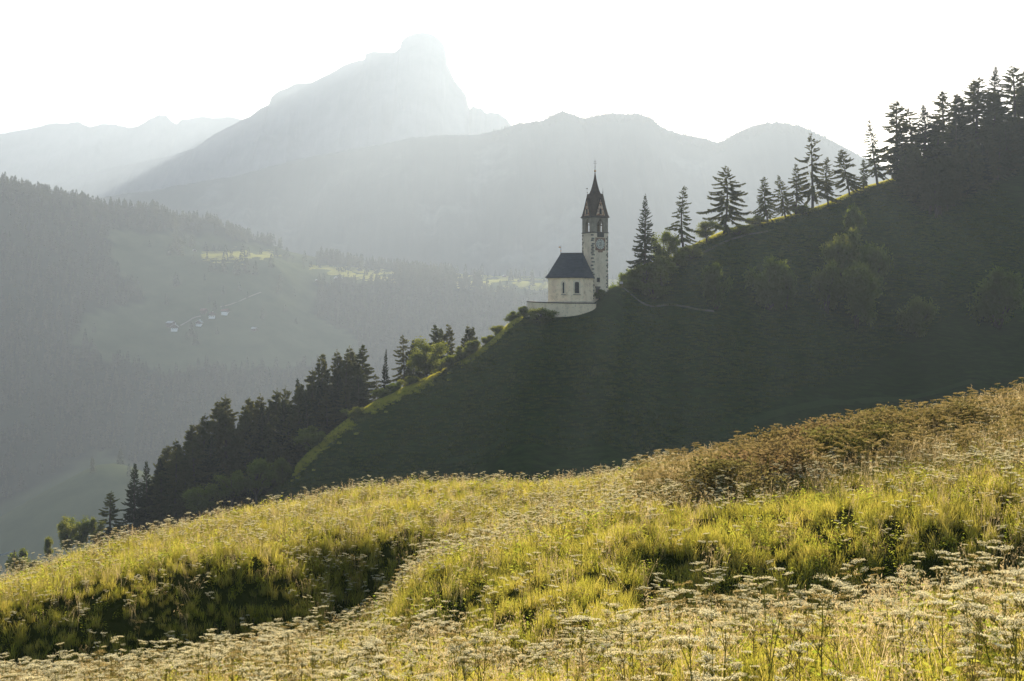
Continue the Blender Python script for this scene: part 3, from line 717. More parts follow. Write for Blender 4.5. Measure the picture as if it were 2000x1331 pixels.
for ci in (0, 1, 2, 3):
    c = tcorn(HS * .60)[ci]; f_ = MB().tube([(c[0], c[1], ZG - .1), (c[0], c[1], ZG + (1.35 if ci != 3 else .6))], [.055, .02], 5); f_.ball((c[0], c[1], ZG + .38), .13, 7, 5)
    if ci == 3:
        f_.tube([(c[0], c[1], ZG + .5), (c[0] - .1, c[1], ZG + 1.3)], [.02, .02], 4); f_.add([(c[0] - .4, c[1], ZG + 1.3), (c[0] + .1, c[1], ZG + 1.15), (c[0] + .1, c[1], ZG + 1.5), (c[0] - .4, c[1] + .04, ZG + 1.3), (c[0] + .1, c[1] + .04, ZG + 1.15), (c[0] + .1, c[1] + .04, ZG + 1.5)], [(0, 1, 2), (5, 4, 3), (0, 3, 4, 1), (1, 4, 5, 2), (2, 5, 3, 0)])
    f_.build('finial', M['iron'], church)
for fi, (p, q) in enumerate(faces4):
    p, t2, n_ = wall_frame(p, q); c = p + t2 * HS; z0 = ZC2 + .22; hw = 1.32; zt = ZC2 + 4.35
    def o2(s, z, off): return (c[0] + t2[0] * s + n_[0] * off, c[1] + t2[1] * s + n_[1] * off, z)
    g = MB().add([o2(-hw, z0, .12), o2(hw, z0, .12), o2(0, zt, .10), o2(-hw, z0, -1.2), o2(hw, z0, -1.2), o2(0, zt, -1.6)], [(0, 1, 2), (0, 3, 4, 1), (1, 4, 5, 2), (2, 5, 3, 0)])
    go = g.build('gable', M['fresco'], church)
    r_ = MB()
    for sg in (-1, 1):
        a0, a1 = (sg * (hw + .16), z0 - .05), (0, zt + .28); b0, b1 = (sg * hw * .99, z0 - .05), (0, zt - .02)
        pts = [o2(*a0, .22), o2(*a1, .20), o2(*a1, -1.9), o2(*a0, -1.0), o2(*b0, .22), o2(*b1, .20), o2(*b1, -1.9), o2(*b0, -1.0)]
        fcs = [(0, 1, 2, 3), (7, 6, 5, 4), (0, 4, 5, 1), (1, 5, 6, 2), (2, 6, 7, 3), (3, 7, 4, 0)]
        r_.add(pts, fcs)
    r_.build('gable_roof', M['spire'], go)
    ow = .30; pts = [(-ow, z0 + .35), (ow, z0 + .35)] + [(ow * cos(a), z0 + 1.45 + ow * 1.1 * sin(a)) for a in np.linspace(0, pi, 8)]
    MB().add([o2(s, z, .135) for s, z in pts], [tuple(range(len(pts)))]).build('gable_opening', M['black'], go)
    pts = [(.17 * cos(a), z0 + 2.55 + .2 * sin(a)) for a in np.linspace(0, 2 * pi, 10, endpoint=False)]
    MB().add([o2(s, z, .135) for s, z in pts], [tuple(range(len(pts)))]).build('oculus', M['black'], go)

# retaining wall round the terrace
rw = empty('retaining_wall', (OX, OY, 0)); tag(rw, 'curved whitewashed rubble wall carrying the terrace in front of the chapel', 'wall')
pth = [(-8.6, 7.0), (-9.6, 3.5), (-9.3, .2), (-8.2, -1.8), (-5.4, -3.6), (-2.2, -4.5), (.8, -4.6), (3.4, -3.8), (5.15, -2.1), (5.6, .4), (5.6, 3.2)]
ptop = [5.9, 5.9, 5.85, 5.7, 5.55, 5.45, 5.4, 5.4, 5.4, 5.4, 5.4]
from bpy import data as _d
def smooth_path(pts, k=4):
    pts = np.array(pts, float); n = len(pts); s = np.arange(n); q = np.linspace(0, n - 1, (n - 1) * k + 1)
    return np.stack([pchip(s, pts[:, i], q) for i in range(pts.shape[1])], 1)
sp3 = smooth_path([(x, y, z) for (x, y), z in zip(pth, ptop)])
def ribbon(path, half, z0f, z1f):
    rings = []
    for i, p_ in enumerate(path):
        t_ = path[min(i + 1, len(path) - 1)][:2] - path[max(i - 1, 0)][:2]; t_ = t_ / np.linalg.norm(t_); m_ = np.array([t_[1], -t_[0]])
        a = p_[:2] + m_ * half; b = p_[:2] - m_ * half
        rings.append([(a[0], a[1], z0f(p_)), (b[0], b[1], z0f(p_)), (b[0], b[1], z1f(p_)), (a[0], a[1], z1f(p_))])
    return MB().loft(rings)
ribbon(sp3, .3, lambda p_: -4.0, lambda p_: p_[2]).build('wall', M['rubble'], rw)
ribbon(sp3, .42, lambda p_: p_[2] - .02, lambda p_: p_[2] + .22).build('coping', M['coping'], rw)
te = MB(); te.prism([(x, y) for x, y in sp3[:, :2]], -1.0, 5.05); to = te.build('terrace', M['path']); to.location = (OX, OY, 0); to['kind'] = 'structure'
# signpost by the path, a fountain stone by the door
sx_, sy_ = 26.0, 338.5; sz_ = float(z_hill(sx_, sy_))
sg = empty('signpost', (sx_, sy_, sz_)); tag(sg, 'small pale signboard on two legs in the grass below the path bend by the tower', 'signpost')
for dx in (-.28, .28): MB().tube([(dx, 0, -.4), (dx, 0, 1.1)], [.05, .05], 5).build('post', M['wood'], sg)
MB().box((0, -.06, 1.0), (.8, .05, .5)).build('board', M['roof_grey'], sg)
# grave cross beside the door
gx, gy = 18.6, 331.2; gz = float(z_hill(gx, gy)); gc = empty('wayside_cross', (gx, gy, gz)); tag(gc, 'dark wooden wayside cross beside the tower door', 'cross')
MB().tube([(0, 0, -.4), (0, 0, 2.1)], [.08, .07], 5).build('post', M['wood'], gc); MB().box((0, 0, 1.6), (.9, .12, .14)).build('crossbeam', M['wood'], gc)

# ------------------------------------------------------------------ paths on the hill
def drape(name, pts, w, mat, zf, lift=.05, k=10, seg=3):
    pt_ = smooth_path(pts, k); V = []; ny = seg + 1
    for i, p_ in enumerate(pt_):
        t_ = pt_[min(i + 1, len(pt_) - 1)] - pt_[max(i - 1, 0)]; t_ /= np.linalg.norm(t_); m_ = np.array([-t_[1], t_[0]])
        for j in range(ny):
            q_ = p_ + m_ * w * (j / seg - .5); V.append((q_[0], q_[1], float(zf(q_[0], q_[1])) + lift))
    n = len(pt_); ii = np.arange(n * ny).reshape(n, ny)
    Fq = np.stack([ii[:-1, :-1].ravel(), ii[1:, :-1].ravel(), ii[1:, 1:].ravel(), ii[:-1, 1:].ravel()], 1)
    V = np.array(V); 
    o = link(name, mesh_from(name, V, [Fq], True, [mat])); o['kind'] = 'structure'; return o
def hill_hit(px, py):
    """distance at which the sight line meets the hill face"""
    ds = np.arange(230, 520, .25); x = (px - CX) / F * ds; z = (HY - py) / F * ds
    hit = z_hill(x, ds) >= z; i = int(np.argmax(hit)) if hit.any() else 0
    return float(x[i]), float(ds[i])
drape('path', [(22.2, 335.5), (24.5, 338.8)] + [hill_hit(px, py) for px, py in ((1245, 586), (1300, 597), (1350, 603), (1395, 609))], .9, M['path'], z_hill)
drape('path', [hill_hit(px, py) for px, py in ((1365, 500), (1410, 476), (1450, 462), (1500, 452))], .9, M['path'], z_hill)

# ------------------------------------------------------------------ trees on the hill
larches = [  # (px, top row, base row, width px, lean px, style, label)
    (1258, 378, 500, 62, 2, 'spruce', 'tiered bare-branched spruce standing first right of the bell tower'),
    (1336, 362, 484, 56, 1, 'larch', 'narrow larch with drooping boughs next right of the tiered spruce'),
    (1414, 322, 455, 92, 2, 'larch', 'broad spreading larch whose straight trunk stands on the open slope edge'),
    (1500, 344, 436, 50, -8, 'larch', 'slim larch leaning left, first of the pair right of the broad spreading larch'),
    (1534, 342, 426, 44, -14, 'larch', 'slim larch leaning left, second of the pair right of the broad spreading larch'),
    (1554, 318, 420, 40, 0, 'larch', 'narrow larch close on the left of the tallest ridge larch'),
    (1587, 260, 408, 78, -3, 'larch', 'tallest larch of the open ridge row with a pointed symmetrical crown'),
    (1618, 306, 400, 40, -2, 'larch', 'thin larch close on the right of the tallest ridge larch'),
    (1660, 291, 382, 60, -16, 'larch', 'crooked larch with a broken flat top and wind-swept boughs'),
    (1686, 310, 372, 24, 0, 'larch', 'small thin young larch between the crooked one and the dense wood'),
    (1714, 232, 366, 46, -16, 'larch', 'left-leaning larch standing just outside the edge of the dense ridge wood')]
for i, (px, tp, bs, w, ln, sty, lab) in enumerate(larches):
    x0 = (px - CX) / F; d = float(np.interp(px, [r[0] for r in ridge], [r[2] for r in ridge])) - 1.5; x = x0 * d; z = float(z_hill(x, d))
    H = (HY - tp) / F * d - z; Rm = w / F * d * .5
    ms = conifer(100 + i, H, Rm * 1.3, base=.18 if sty == 'larch' else .1, style=sty, dens=1.25 if sty == 'larch' else 1.5, lean=ln / F * d / H, spray=.85)
    place('larch_tree' if sty == 'larch' else 'spruce_tree', ms, (x, d, z - .2), 1.0, 0, lab, 'tree', 'larches along the ridge' if sty == 'larch' else None)

# shared conifer models for the woods
H0 = 20.0
wood = [conifer(200 + k, H0, (5.0, 4.5, 5.4, 4.0, 4.4, 5.2, 4.6)[k], base=(.14, .22, .1, .3, .18, .25, .12)[k], style=('forest', 'forest', 'larch', 'forest', 'spruce', 'larch', 'forest')[k], dens=1.5) for k in range(7)]
wood_kind = ['larch', 'larch', 'larch', 'larch', 'spruce', 'larch', 'larch']
rt = np.random.default_rng(21)
def wood_tree(px, top, d, zf, label, group, k=None, wf=1.0, mod=wood):
    k = int(rt.integers(0, len(mod))) if k is None else k
    x = (px - CX) / F * d; z = float(zf(x, d)); H = (HY - top) / F * d - z
    if H < 2: return None
    s = H / H0; sw = s ** .75 * wf * rt.uniform(.9, 1.12)
    e = place('spruce_tree' if wood_kind[k] == 'spruce' else 'larch_tree', mod[k], (x, d, z - .25), (sw, sw, s), rt.uniform(0, 6.28), label, 'tree', group)
    e.rotation_euler.x = rt.normal(0, .025); e.rotation_euler.y = rt.normal(0, .025)
    return e
# ridge wood, skyline trees from left to right
rw_ = [(1752, 193, 440), (1776, 208, 446), (1799, 204, 440), (1820, 226, 438), (1840, 172, 452), (1858, 214, 446), (1876, 182, 458), (1896, 152, 462), (1914, 150, 456), (1934, 176, 452), (1953, 127, 464), (1977, 124, 460), (1996, 138, 468), (2022, 118, 466), (2050, 130, 470)]
for i, (px, tp, d) in enumerate(rw_):
    wood_tree(px, tp, d, z_hill, ('%s treetop from the left along the skyline of the dark ridge wood' % ordinal(i)) , 'conifers of the dark ridge wood', k=[2, 5, 4, 1, 2, 4, 0, 2, 5, 1, 4, 2, 5, 0, 1][i], wf=1.45)
for i in range(80):
    px = 1762 + 285 * ((i * .618) % 1) + rt.normal(0, 4); d = float(np.interp(px, [r[0] for r in ridge], [r[2] for r in ridge])) - 4 - 42 * ((i * .381) % 1) * min(1, (px - 1740) / 90) * 1.1
    x = (px - CX) / F * d; z = float(z_hill(x, d)); Ht = rt.uniform(10, 17)
    wood_tree(px, HY - (z + Ht) / d * F, d, z_hill, 'shadowed conifer in the body of the dark ridge wood, below its skyline', 'conifers inside the dark ridge wood', wf=1.15)
# the wood below the hill shoulder on the left
def z_left(x, y): return z_hill(x, y)
sky_l = [(218, 957, 283, 2, 1.25), (266, 903, 291, 4, 1.0), (284, 899, 296, 4, 1.0), (303, 893, 298, 4, .95), (328, 868, 304, 0, 1.1), (346, 856, 300, 1, 1.0), (371, 828, 306, 0, 1.05), (386, 818, 312, 2, .9), (404, 806, 308, 1, 1), (422, 782, 314, 0, 1.0),
         (452, 770, 312, 6, 1.15), (478, 786, 308, 1, 1.1), (500, 776, 318, 0, 1), (522, 768, 314, 1, 1.0), (537, 758, 318, 6, 1.05), (556, 752, 324, 2, .9), (571, 738, 322, 4, .9), (586, 748, 318, 0, 1), (603, 718, 326, 1, 1.0), (622, 694, 330, 4, .9),
         (640, 690, 326, 3, .95), (656, 682, 332, 1, .85), (671, 688, 326, 3, .9), (684, 675, 334, 1, .9), (697, 694, 330, 3, .9), (712, 672, 328, 3, 1.05), (738, 728, 330, 5, .8), (752, 680, 330, 4, .5), (788, 652, 336, 5, .95), (811, 660, 342, 1, .9),
         (845, 633, 344, 3, 1.05), (860, 640, 350, 0, .8), (876, 632, 350, 3, .9), (906, 633, 356, 1, .85), (921, 637, 360, 0, .7)]
for i, (px, tp, d, k, wf) in enumerate(sky_l):
    wood_tree(px, tp, d, z_left, '%s conifer top from the left along the wood descending behind the hill shoulder' % ordinal(i), 'conifers of the wood left of the hill', k=k, wf=wf)
for i in range(84):
    px = 285 + 420 * ((i * .618 + .13) % 1); st = np.interp(px, [260, 370, 450, 540, 600, 660, 715], [905, 835, 780, 765, 725, 690, 700])
    tp = st + 18 + 115 * ((i * .414) % 1) * np.interp(px, [260, 400, 600, 700], [.7, 1, .9, .55]); d = 291 + 18 * ((i * .77) % 1) + (px - 280) * .045; d = max(d, float(np.interp(px, [r[0] for r in ridge], [r[2] for r in ridge])) + (9 if px > 445 else 2))
    wood_tree(px, tp, d, z_left, 'shaded conifer within the wood left of the hill, below its skyline', 'conifers inside the wood left of the hill', k=int(rt.choice([0, 1, 2, 4, 6, 3])), wf=1.15)

# broad-leaved trees and bushes
bl = [broadleaf(300 + k, 8.0, 3.4, leaf=.30, n=7500, base=.2) for k in range(4)]
bs = [broadleaf(320 + k, 4.0, 2.3, leaf=.27, n=6000, base=.02, shrub=True) for k in range(4)]
def bush(px, tp, d, wpx, label, k, tree=False, zf=z_hill, group=None, bot=None):
    x = (px - CX) / F * d; z = float(zf(x, d)) if bot is None else (HY - bot) / F * d; H = max(2.6, (HY - tp) / F * d - z); w = wpx / F * d / 2
    h0, r0 = (8.0, 3.4) if tree else (4.0, 2.3)
    return place('broadleaf_tree' if tree else 'bush', (bl if tree else bs)[k % 4], (x, d, z - .1), (w / r0, w / r0, H / h0), rt.uniform(0, 6.28), label, 'tree' if tree else 'bush', group)
trees_b = [(834, 664, 316, 84, 'sunlit round-crowned broadleaf tree growing on the hill edge above the wood', 0, 1, 748),
    (500, 896, 284, 74, 'round broadleaf tree with sun-silvered right side at the foot of the hill edge', 1, 1, 985),
    (452, 916, 283, 66, 'darker broadleaf tree close left of the sun-silvered one', 2, 1, 985),
    (392, 944, 281, 84, 'low spreading broadleaf tree, dark green, left of the pair at the hill foot', 3, 1, 1020),
    (131, 1012, 276, 42, 'first of three slender broadleaf trees together beyond the meadow, left', 0, 1, 1094),
    (156, 1006, 279, 44, 'middle one of three slender broadleaf trees together beyond the meadow', 3, 1, 1088),
    (188, 1006, 281, 34, 'right one of three slender broadleaf trees beside the lone larch', 2, 1, 1080),
    (97, 1048, 276, 26, 'thin small broadleaf tree between the round bush and the three trees', 1, 1, 1100),
    (1296, 446, 356, 56, 'leafy tree between the tiered spruce and the narrow larch', 2, 1, None),
    (1380, 430, 374, 54, 'dark round leafy tree between the narrow and the broad larch', 1, 1, None)]
for px, tp, d, w, lab, k, _, b in trees_b: bush(px, tp, d, w, lab, k, True, bot=b)
bushes_b = [(610, 833, 299, 60, 'rounded green bush on the sunlit lower hill edge', 0), (694, 799, 305, 46, 'light green bush above the rounded one on the hill edge', 1), (552, 894, 291, 34, 'small scrubby bush low on the hill edge', 2),
    (750, 778, 311, 40, 'yellow-green bush left of the sunlit broadleaf tree', 3), (772, 752, 313, 30, 'upright thin bush below the sunlit broadleaf tree', 0), (800, 742, 314, 34, 'bush at the left foot of the sunlit broadleaf tree', 2),
    (880, 690, 319, 40, 'first sunlit bush up the hill edge from the broadleaf tree', 1), (906, 676, 320, 40, 'second sunlit bush up the hill edge', 0), (930, 664, 321, 36, 'third sunlit bush up the hill edge', 2), (954, 654, 323, 30, 'fourth sunlit bush up the hill edge', 3), (978, 636, 324, 36, 'fifth sunlit bush up the hill edge', 1),
    (1004, 624, 324, 34, 'sixth and highest sunlit bush up the hill edge below the wall', 0), (1024, 616, 323, 26, 'small bush at the left end of the retaining wall', 2), (1056, 600, 317.5, 50, 'dark bush growing against the left bend of the retaining wall', 3),
    (255, 1040, 279, 34, 'low bush right of the lone larch beyond the meadow', 1), (40, 1074, 275, 46, 'round dark bush beside the cable pole', 0), (70, 1094, 275, 26, 'low scrub right of the round dark bush', 2),
    (440, 985, 282, 40, 'low scrub below the pair of broadleaf trees', 3), (318, 1030, 281, 30, 'low scrub on the meadow edge in front of the dark wood', 2),
    (1212, 545, 350, 44, 'sunlit bush immediately right of the tower foot', 1), (1232, 525, 350, 44, 'bush under the left side of the tiered spruce', 0), (1262, 512, 349, 60, 'bush under the trunk of the tiered spruce', 3), (1292, 500, 347, 62, 'big bush with sun-touched top above the path', 2),
    (1318, 486, 358, 50, 'bush in front of the narrow larch', 1), (1350, 476, 362, 44, 'bush right of the narrow larch trunk', 0), (1240, 555, 345, 50, 'low bush on the path edge under the tiered spruce', 2), (1275, 552, 343, 54, 'low bush on the path edge under the big bush', 3), (1172, 577, 333, 20, 'small bush at the foot of the tower wall', 1),
    (1440, 440, 382, 60, 'pale bush at the right foot of the broad larch', 3), (1476, 432, 392, 40, 'small bush between the broad larch and the leaning pair', 0), (1570, 410, 404, 46, 'small bush at the foot of the tallest ridge larch', 2)]
for px, tp, d, w, lab, k in bushes_b: bush(px, tp, d, w * 1.15, lab, k)
slope_b = [(1398, 514, 604, 56, 'shaded upright bush alone on the dark slope', 2), (1500, 490, 604, 84, 'large shaded bush with pale top in the middle of the dark slope', 1), (1534, 526, 606, 50, 'smaller bush at the right side of the pale-topped bush', 3),
    (1668, 402, 492, 52, 'topmost upright bush of the thicket on the dark slope', 2), (1650, 448, 560, 84, 'bush in the upper part of the thicket on the dark slope', 0), (1694, 462, 580, 88, 'bush on the right of the thicket on the dark slope', 1), (1616, 506, 612, 62, 'bush at the lower left of the thicket on the dark slope', 3), (1672, 516, 640, 104, 'lowest wide bush of the thicket on the dark slope', 2),
    (1950, 525, 640, 110, 'wide bush near the right edge on the dark slope', 0), (1790, 570, 655, 70, 'low bush on the dark slope right of the thicket', 1)]
for px, tp, bt, w, lab, k in slope_b:
    hx, hd = hill_hit(px, bt); bush(px, tp, hd, w, lab, k)

# pole and cable, lower left
pz = (HY - 1118) / F * 270
po = empty('cable_pole', ((28 - CX) / F * 270, 270, pz)); tag(po, 'thin dark wooden pole beside the round bush, lower left', 'pole')
MB().tube([(0, 0, -3), (0, 0, (1118 - 1074) / F * 270)], [.10, .08], 6).build('shaft', M['wood'], po); MB().box((0, 0, 3.9), (.7, .1, .1)).build('crossarm', M['wood'], po)
c0 = np.array(P(27, 1077, 270)); c1 = np.array(P(-420, 1180, 262)); cb = [c0 + (c1 - c0) * s + np.array([0, 0, -3.0 * s * (1 - s)]) for s in np.linspace(0, 1, 12)]
tag(MB().tube(cb, [.09] * 12, 5).build('cable', M['roof_grey']), 'pale sunlit cable hanging from the thin pole at the lower left', 'cable')

# ------------------------------------------------------------------ across the valley
rf_ = np.random.default_rng(5)
tiny = []
for k in range(5):
    rr = np.random.default_rng(400 + k); n = 150; H = 1.0; zt = rr.uniform(.08, 1, n) ** .85; a = rr.uniform(0, 6.28, n); rad = (.17 + .03 * k % .05) * (1 - zt) ** .8 + .01
    o_ = np.stack([np.cos(a) * rad * .35, np.sin(a) * rad * .35, zt], 1); D = np.stack([np.cos(a), np.sin(a), np.full(n, -.45)], 1)
    V, Fq = diamonds(o_, D, rad * .9 + .03, .07 + 0 * a, rr); Vt = np.array([[-.012, -.012, 0], [.012, -.012, 0], [.012, .012, 0], [-.012, .012, 0], [0, 0, .95]])
    V = np.concatenate([V, Vt]); b = 4 * n
    tiny.append((V, [Fq, np.array([[b, b + 1, b + 4], [b + 1, b + 2, b + 4], [b + 2, b + 3, b + 4], [b + 3, b, b + 4]])]))
tiny_me = [mesh_from('crown', V, Fq, False, [M['far_needles']]) for V, Fq in tiny]

def scatter(name, pts, rot, scl, vid, sources, kind='stuff'):
    """one object: points carrying instances of the source meshes"""
    me = bpy.data.meshes.new(name); n = len(pts); me.vertices.add(n); me.vertices.foreach_set('co', np.asarray(pts, np.float32).ravel())
    for nm_, ty, arr, key in (('rot', 'FLOAT_VECTOR', rot, 'vector'), ('scl', 'FLOAT_VECTOR', scl, 'vector'), ('vid', 'INT', vid, 'value')):
        at = me.attributes.new(nm_, ty, 'POINT'); at.data.foreach_set(key, np.ascontiguousarray(arr, np.int32 if ty == 'INT' else np.float32).ravel())
    o = link(name, me); o['kind'] = kind
    ng = bpy.data.node_groups.new(name + '_nodes', 'GeometryNodeTree')
    ng.interface.new_socket('Geometry', in_out='INPUT', socket_type='NodeSocketGeometry'); ng.interface.new_socket('Geometry', in_out='OUTPUT', socket_type='NodeSocketGeometry')
    gi = ng.nodes.new('NodeGroupInput'); go_ = ng.nodes.new('NodeGroupOutput')
    c_ = bpy.data.collections.new(name + '_models')
    for i, m_ in enumerate(sources):
        so = bpy.data.objects.new('%s_model_%02d' % (name, i), m_); c_.objects.link(so)
    ci = ng.nodes.new('GeometryNodeCollectionInfo'); ci.inputs[0].default_value = c_; ci.inputs['Separate Children'].default_value = True; ci.inputs['Reset Children'].default_value = True
    ip = ng.nodes.new('GeometryNodeInstanceOnPoints'); ip.inputs['Pick Instance'].default_value = True
    def attr(nm_, ty):
        a_ = ng.nodes.new('GeometryNodeInputNamedAttribute'); a_.data_type = ty; a_.inputs[0].default_value = nm_
        return [s_ for s_ in a_.outputs if s_.enabled and s_.name == 'Attribute'][0]
    LK = ng.links.new
    LK(gi.outputs[0], ip.inputs['Points']); LK(ci.outputs[0], ip.inputs['Instance']); LK(attr('vid', 'INT'), ip.inputs['Instance Index'])
    e2r = ng.nodes.new('FunctionNodeEulerToRotation'); LK(attr('rot', 'FLOAT_VECTOR'), e2r.inputs[0]); LK(e2r.outputs[0], ip.inputs['Rotation'])
    LK(attr('scl', 'FLOAT_VECTOR'), ip.inputs['Scale']); LK(ip.outputs[0], go_.inputs[0])
    mo_ = o.modifiers.new('scatter', 'NODES'); mo_.node_group = ng
    return o

# the forest on the far hillside
n = 66000; x = rf_.uniform(-1050, 1250, n); y = rf_.uniform(860, 2160, n)
px = x / y * F + CX; ok = (px > -550) & (px < 2250); x, y, px = x[ok], y[ok], px[ok]; z = z_far0(x, y); py = HY - z / y * F
pa = pasture(px, py); sparse = rf_.random(len(x)) < (.012 + .10 * (fbm(x * .01, y * .01, 3) > .10))
edge = np.interp(px, [-550, 0, 500, 760, 1000, 2200], [0, 0, 0, 0, 1, 1]); band = (px > 760) & (py < 548)
keep = (~pa | sparse) & ~((px > 380) & (py < np.interp(px, [380, 540, 760, 2200], [430, 474, 523, 545])) & (px > 760))
# hidden behind the near hill: leave out
hidden = (px > 1150) & (py > 420) & (py > np.interp(px, [1150, 1400, 1700, 2250], [560, 470, 400, 320])) & (z < 40)
keep &= ~hidden & (z > -300)
x, y, px, py, z = x[keep] * SF, y[keep] * SF, px[keep], py[keep], z[keep] * SF
hgt = rf_.uniform(11, 25, len(x)) * (1 + .6 * fbm(x * .006, y * .006, 2)); wdt = hgt * rf_.uniform(.85, 1.3, len(x))
print('far trees', len(x))
fo_ = scatter('forest', np.stack([x, y, z - .5], 1), np.stack([0 * x, 0 * x, rf_.uniform(0, 6.28, len(x))], 1), np.stack([wdt, wdt, hgt], 1), rf_.integers(0, 5, len(x)), tiny_me)
# tree cover of the middle ridge crest
k = 7000; q = rf_.uniform(0, 1, k); ii = np.clip((rf_.uniform(0, 1, k) * (len(mpx) - 1)).astype(int), 0, len(mpx) - 1)
ii = ii[(mpx[ii] > 960) & (mpx[ii] < 2100)]; t_ = rf_.uniform(-.03, .01, len(ii))
scatter('forest', np.stack([mx[ii] + rf_.normal(0, 3, len(ii)), mD[ii] + t_ * 1560, mz[ii] - np.abs(t_) * 1400 * .9 - 5], 1), np.stack([0 * t_, 0 * t_, rf_.uniform(0, 6.28, len(ii))], 1),
        np.repeat(rf_.uniform(9, 18, len(ii))[:, None], 3, 1), rf_.integers(0, 5, len(ii)), tiny_me)
# single trees one can tell apart on the far terrace
def far_hit(px, py):
    ds = np.arange(1560, 3360, 1.5); xx = (px - CX) / F * ds; zz = (HY - py) / F * ds; hit = z_far(xx, ds) >= zz
    i = int(np.argmax(hit)) if hit.any() else int(np.argmax(z_far(xx, ds) / ds)); return float(xx[i]), float(ds[i]), float(z_far(xx[i], ds[i]))
ft = [(776, 505, 540), (784, 512, 541), (792, 514, 541), (806, 510, 542), (817, 514, 542), (828, 516, 542), (842, 517, 542), (858, 520, 542), (870, 517, 542), (882, 521, 543), (893, 518, 543), (909, 517, 542), (921, 525, 542), (927, 524, 542), (939, 521, 541), (953, 533, 541), (968, 527, 540)]
for i, (px_, tp, b) in enumerate(ft):
    xx, dd, zz = far_hit(px_, b); Hh = (b - tp) / F * dd
    e = empty('spruce_tree', (xx, dd, zz - .5)); e.scale = (Hh * 1.15, Hh * 1.15, Hh * 1.05); e.rotation_euler.z = i
    tag(e, '%s pale hazy treetop from the left in the row on the sunlit far terrace' % ordinal(i), 'tree', 'trees in a row on the far terrace'); link('crown', tiny_me[i % 5], e)
fp = [(440, 478, 500), (452, 486, 506), (474, 478, 510), (462, 505, 540), (481, 500, 535), (498, 510, 540), (530, 498, 524), (437, 500, 535), (340, 468, 496), (352, 470, 500), (330, 478, 500), (404, 478, 492), (417, 478, 492)]
for i, (px_, tp, b) in enumerate(fp):
    xx, dd, zz = far_hit(px_, b); Hh = (b - tp) / F * dd
    e = empty('spruce_tree', (xx, dd, zz - .5)); e.scale = (Hh * 1.3, Hh * 1.3, Hh * 1.05); e.rotation_euler.z = i
    tag(e, 'hazy lone spruce on the pasture near the upper sunlit patch across the valley', 'tree', 'lone spruces on the far pasture'); link('crown', tiny_me[i % 5], e)

# coarse bright grass on the terraces, painting in their sunlit patches
x = rf_.uniform(-520, 420, 120000); y = rf_.uniform(1500, 1960, 120000); px = x / y * F + CX; z = z_far0(x, y); py = HY - z / y * F
wob = fbm(px * .05, py * .3, 3) * 16
top_ = np.interp(px, [395, 545, 600, 775, 780, 890, 1400], [492, 488, 517, 531, 700, 536, 549]); bot_ = np.interp(px, [395, 470, 545, 600, 680, 775, 780, 890, 1400], [513, 517, 503, 535, 546, 556, 0, 566, 577])
k_ = (py > top_ + wob) & (py < bot_ + wob * 1.5 - 3) & (fbm(x * .03 + 5, y * .012, 3) > -.13) & (px > 395) & ~((px > 548) & (px < 605)); x, y, z = x[k_] * SF, y[k_] * SF, z[k_] * SF; print('terrace', len(x))
def cards(n, h, w, spread, rr):
    a = rr.uniform(0, 6.28, n); r0 = spread * rr.random(n) ** .5; b = rr.uniform(0, 6.28, n)
    return diamonds(np.stack([np.cos(b) * r0, np.sin(b) * r0, np.full(n, -.1)], 1), np.stack([np.cos(a) * .5, np.sin(a) * .5, np.ones(n)], 1), rr.uniform(.5, 1, n) * h, np.full(n, w), rr)
Vc, Fc = cards(40, 1.2, .5, 3.6, np.random.default_rng(31))
scatter('sun_patch_grass', np.stack([x, y, z], 1), np.stack([0 * x, 0 * x, rf_.uniform(0, 6.28, len(x))], 1), np.repeat(rf_.uniform(.7, 1.2, len(x))[:, None], 3, 1), 0 * x, [mesh_from('sun_patch_tuft', Vc, [Fc], False, [M['pasture']])])

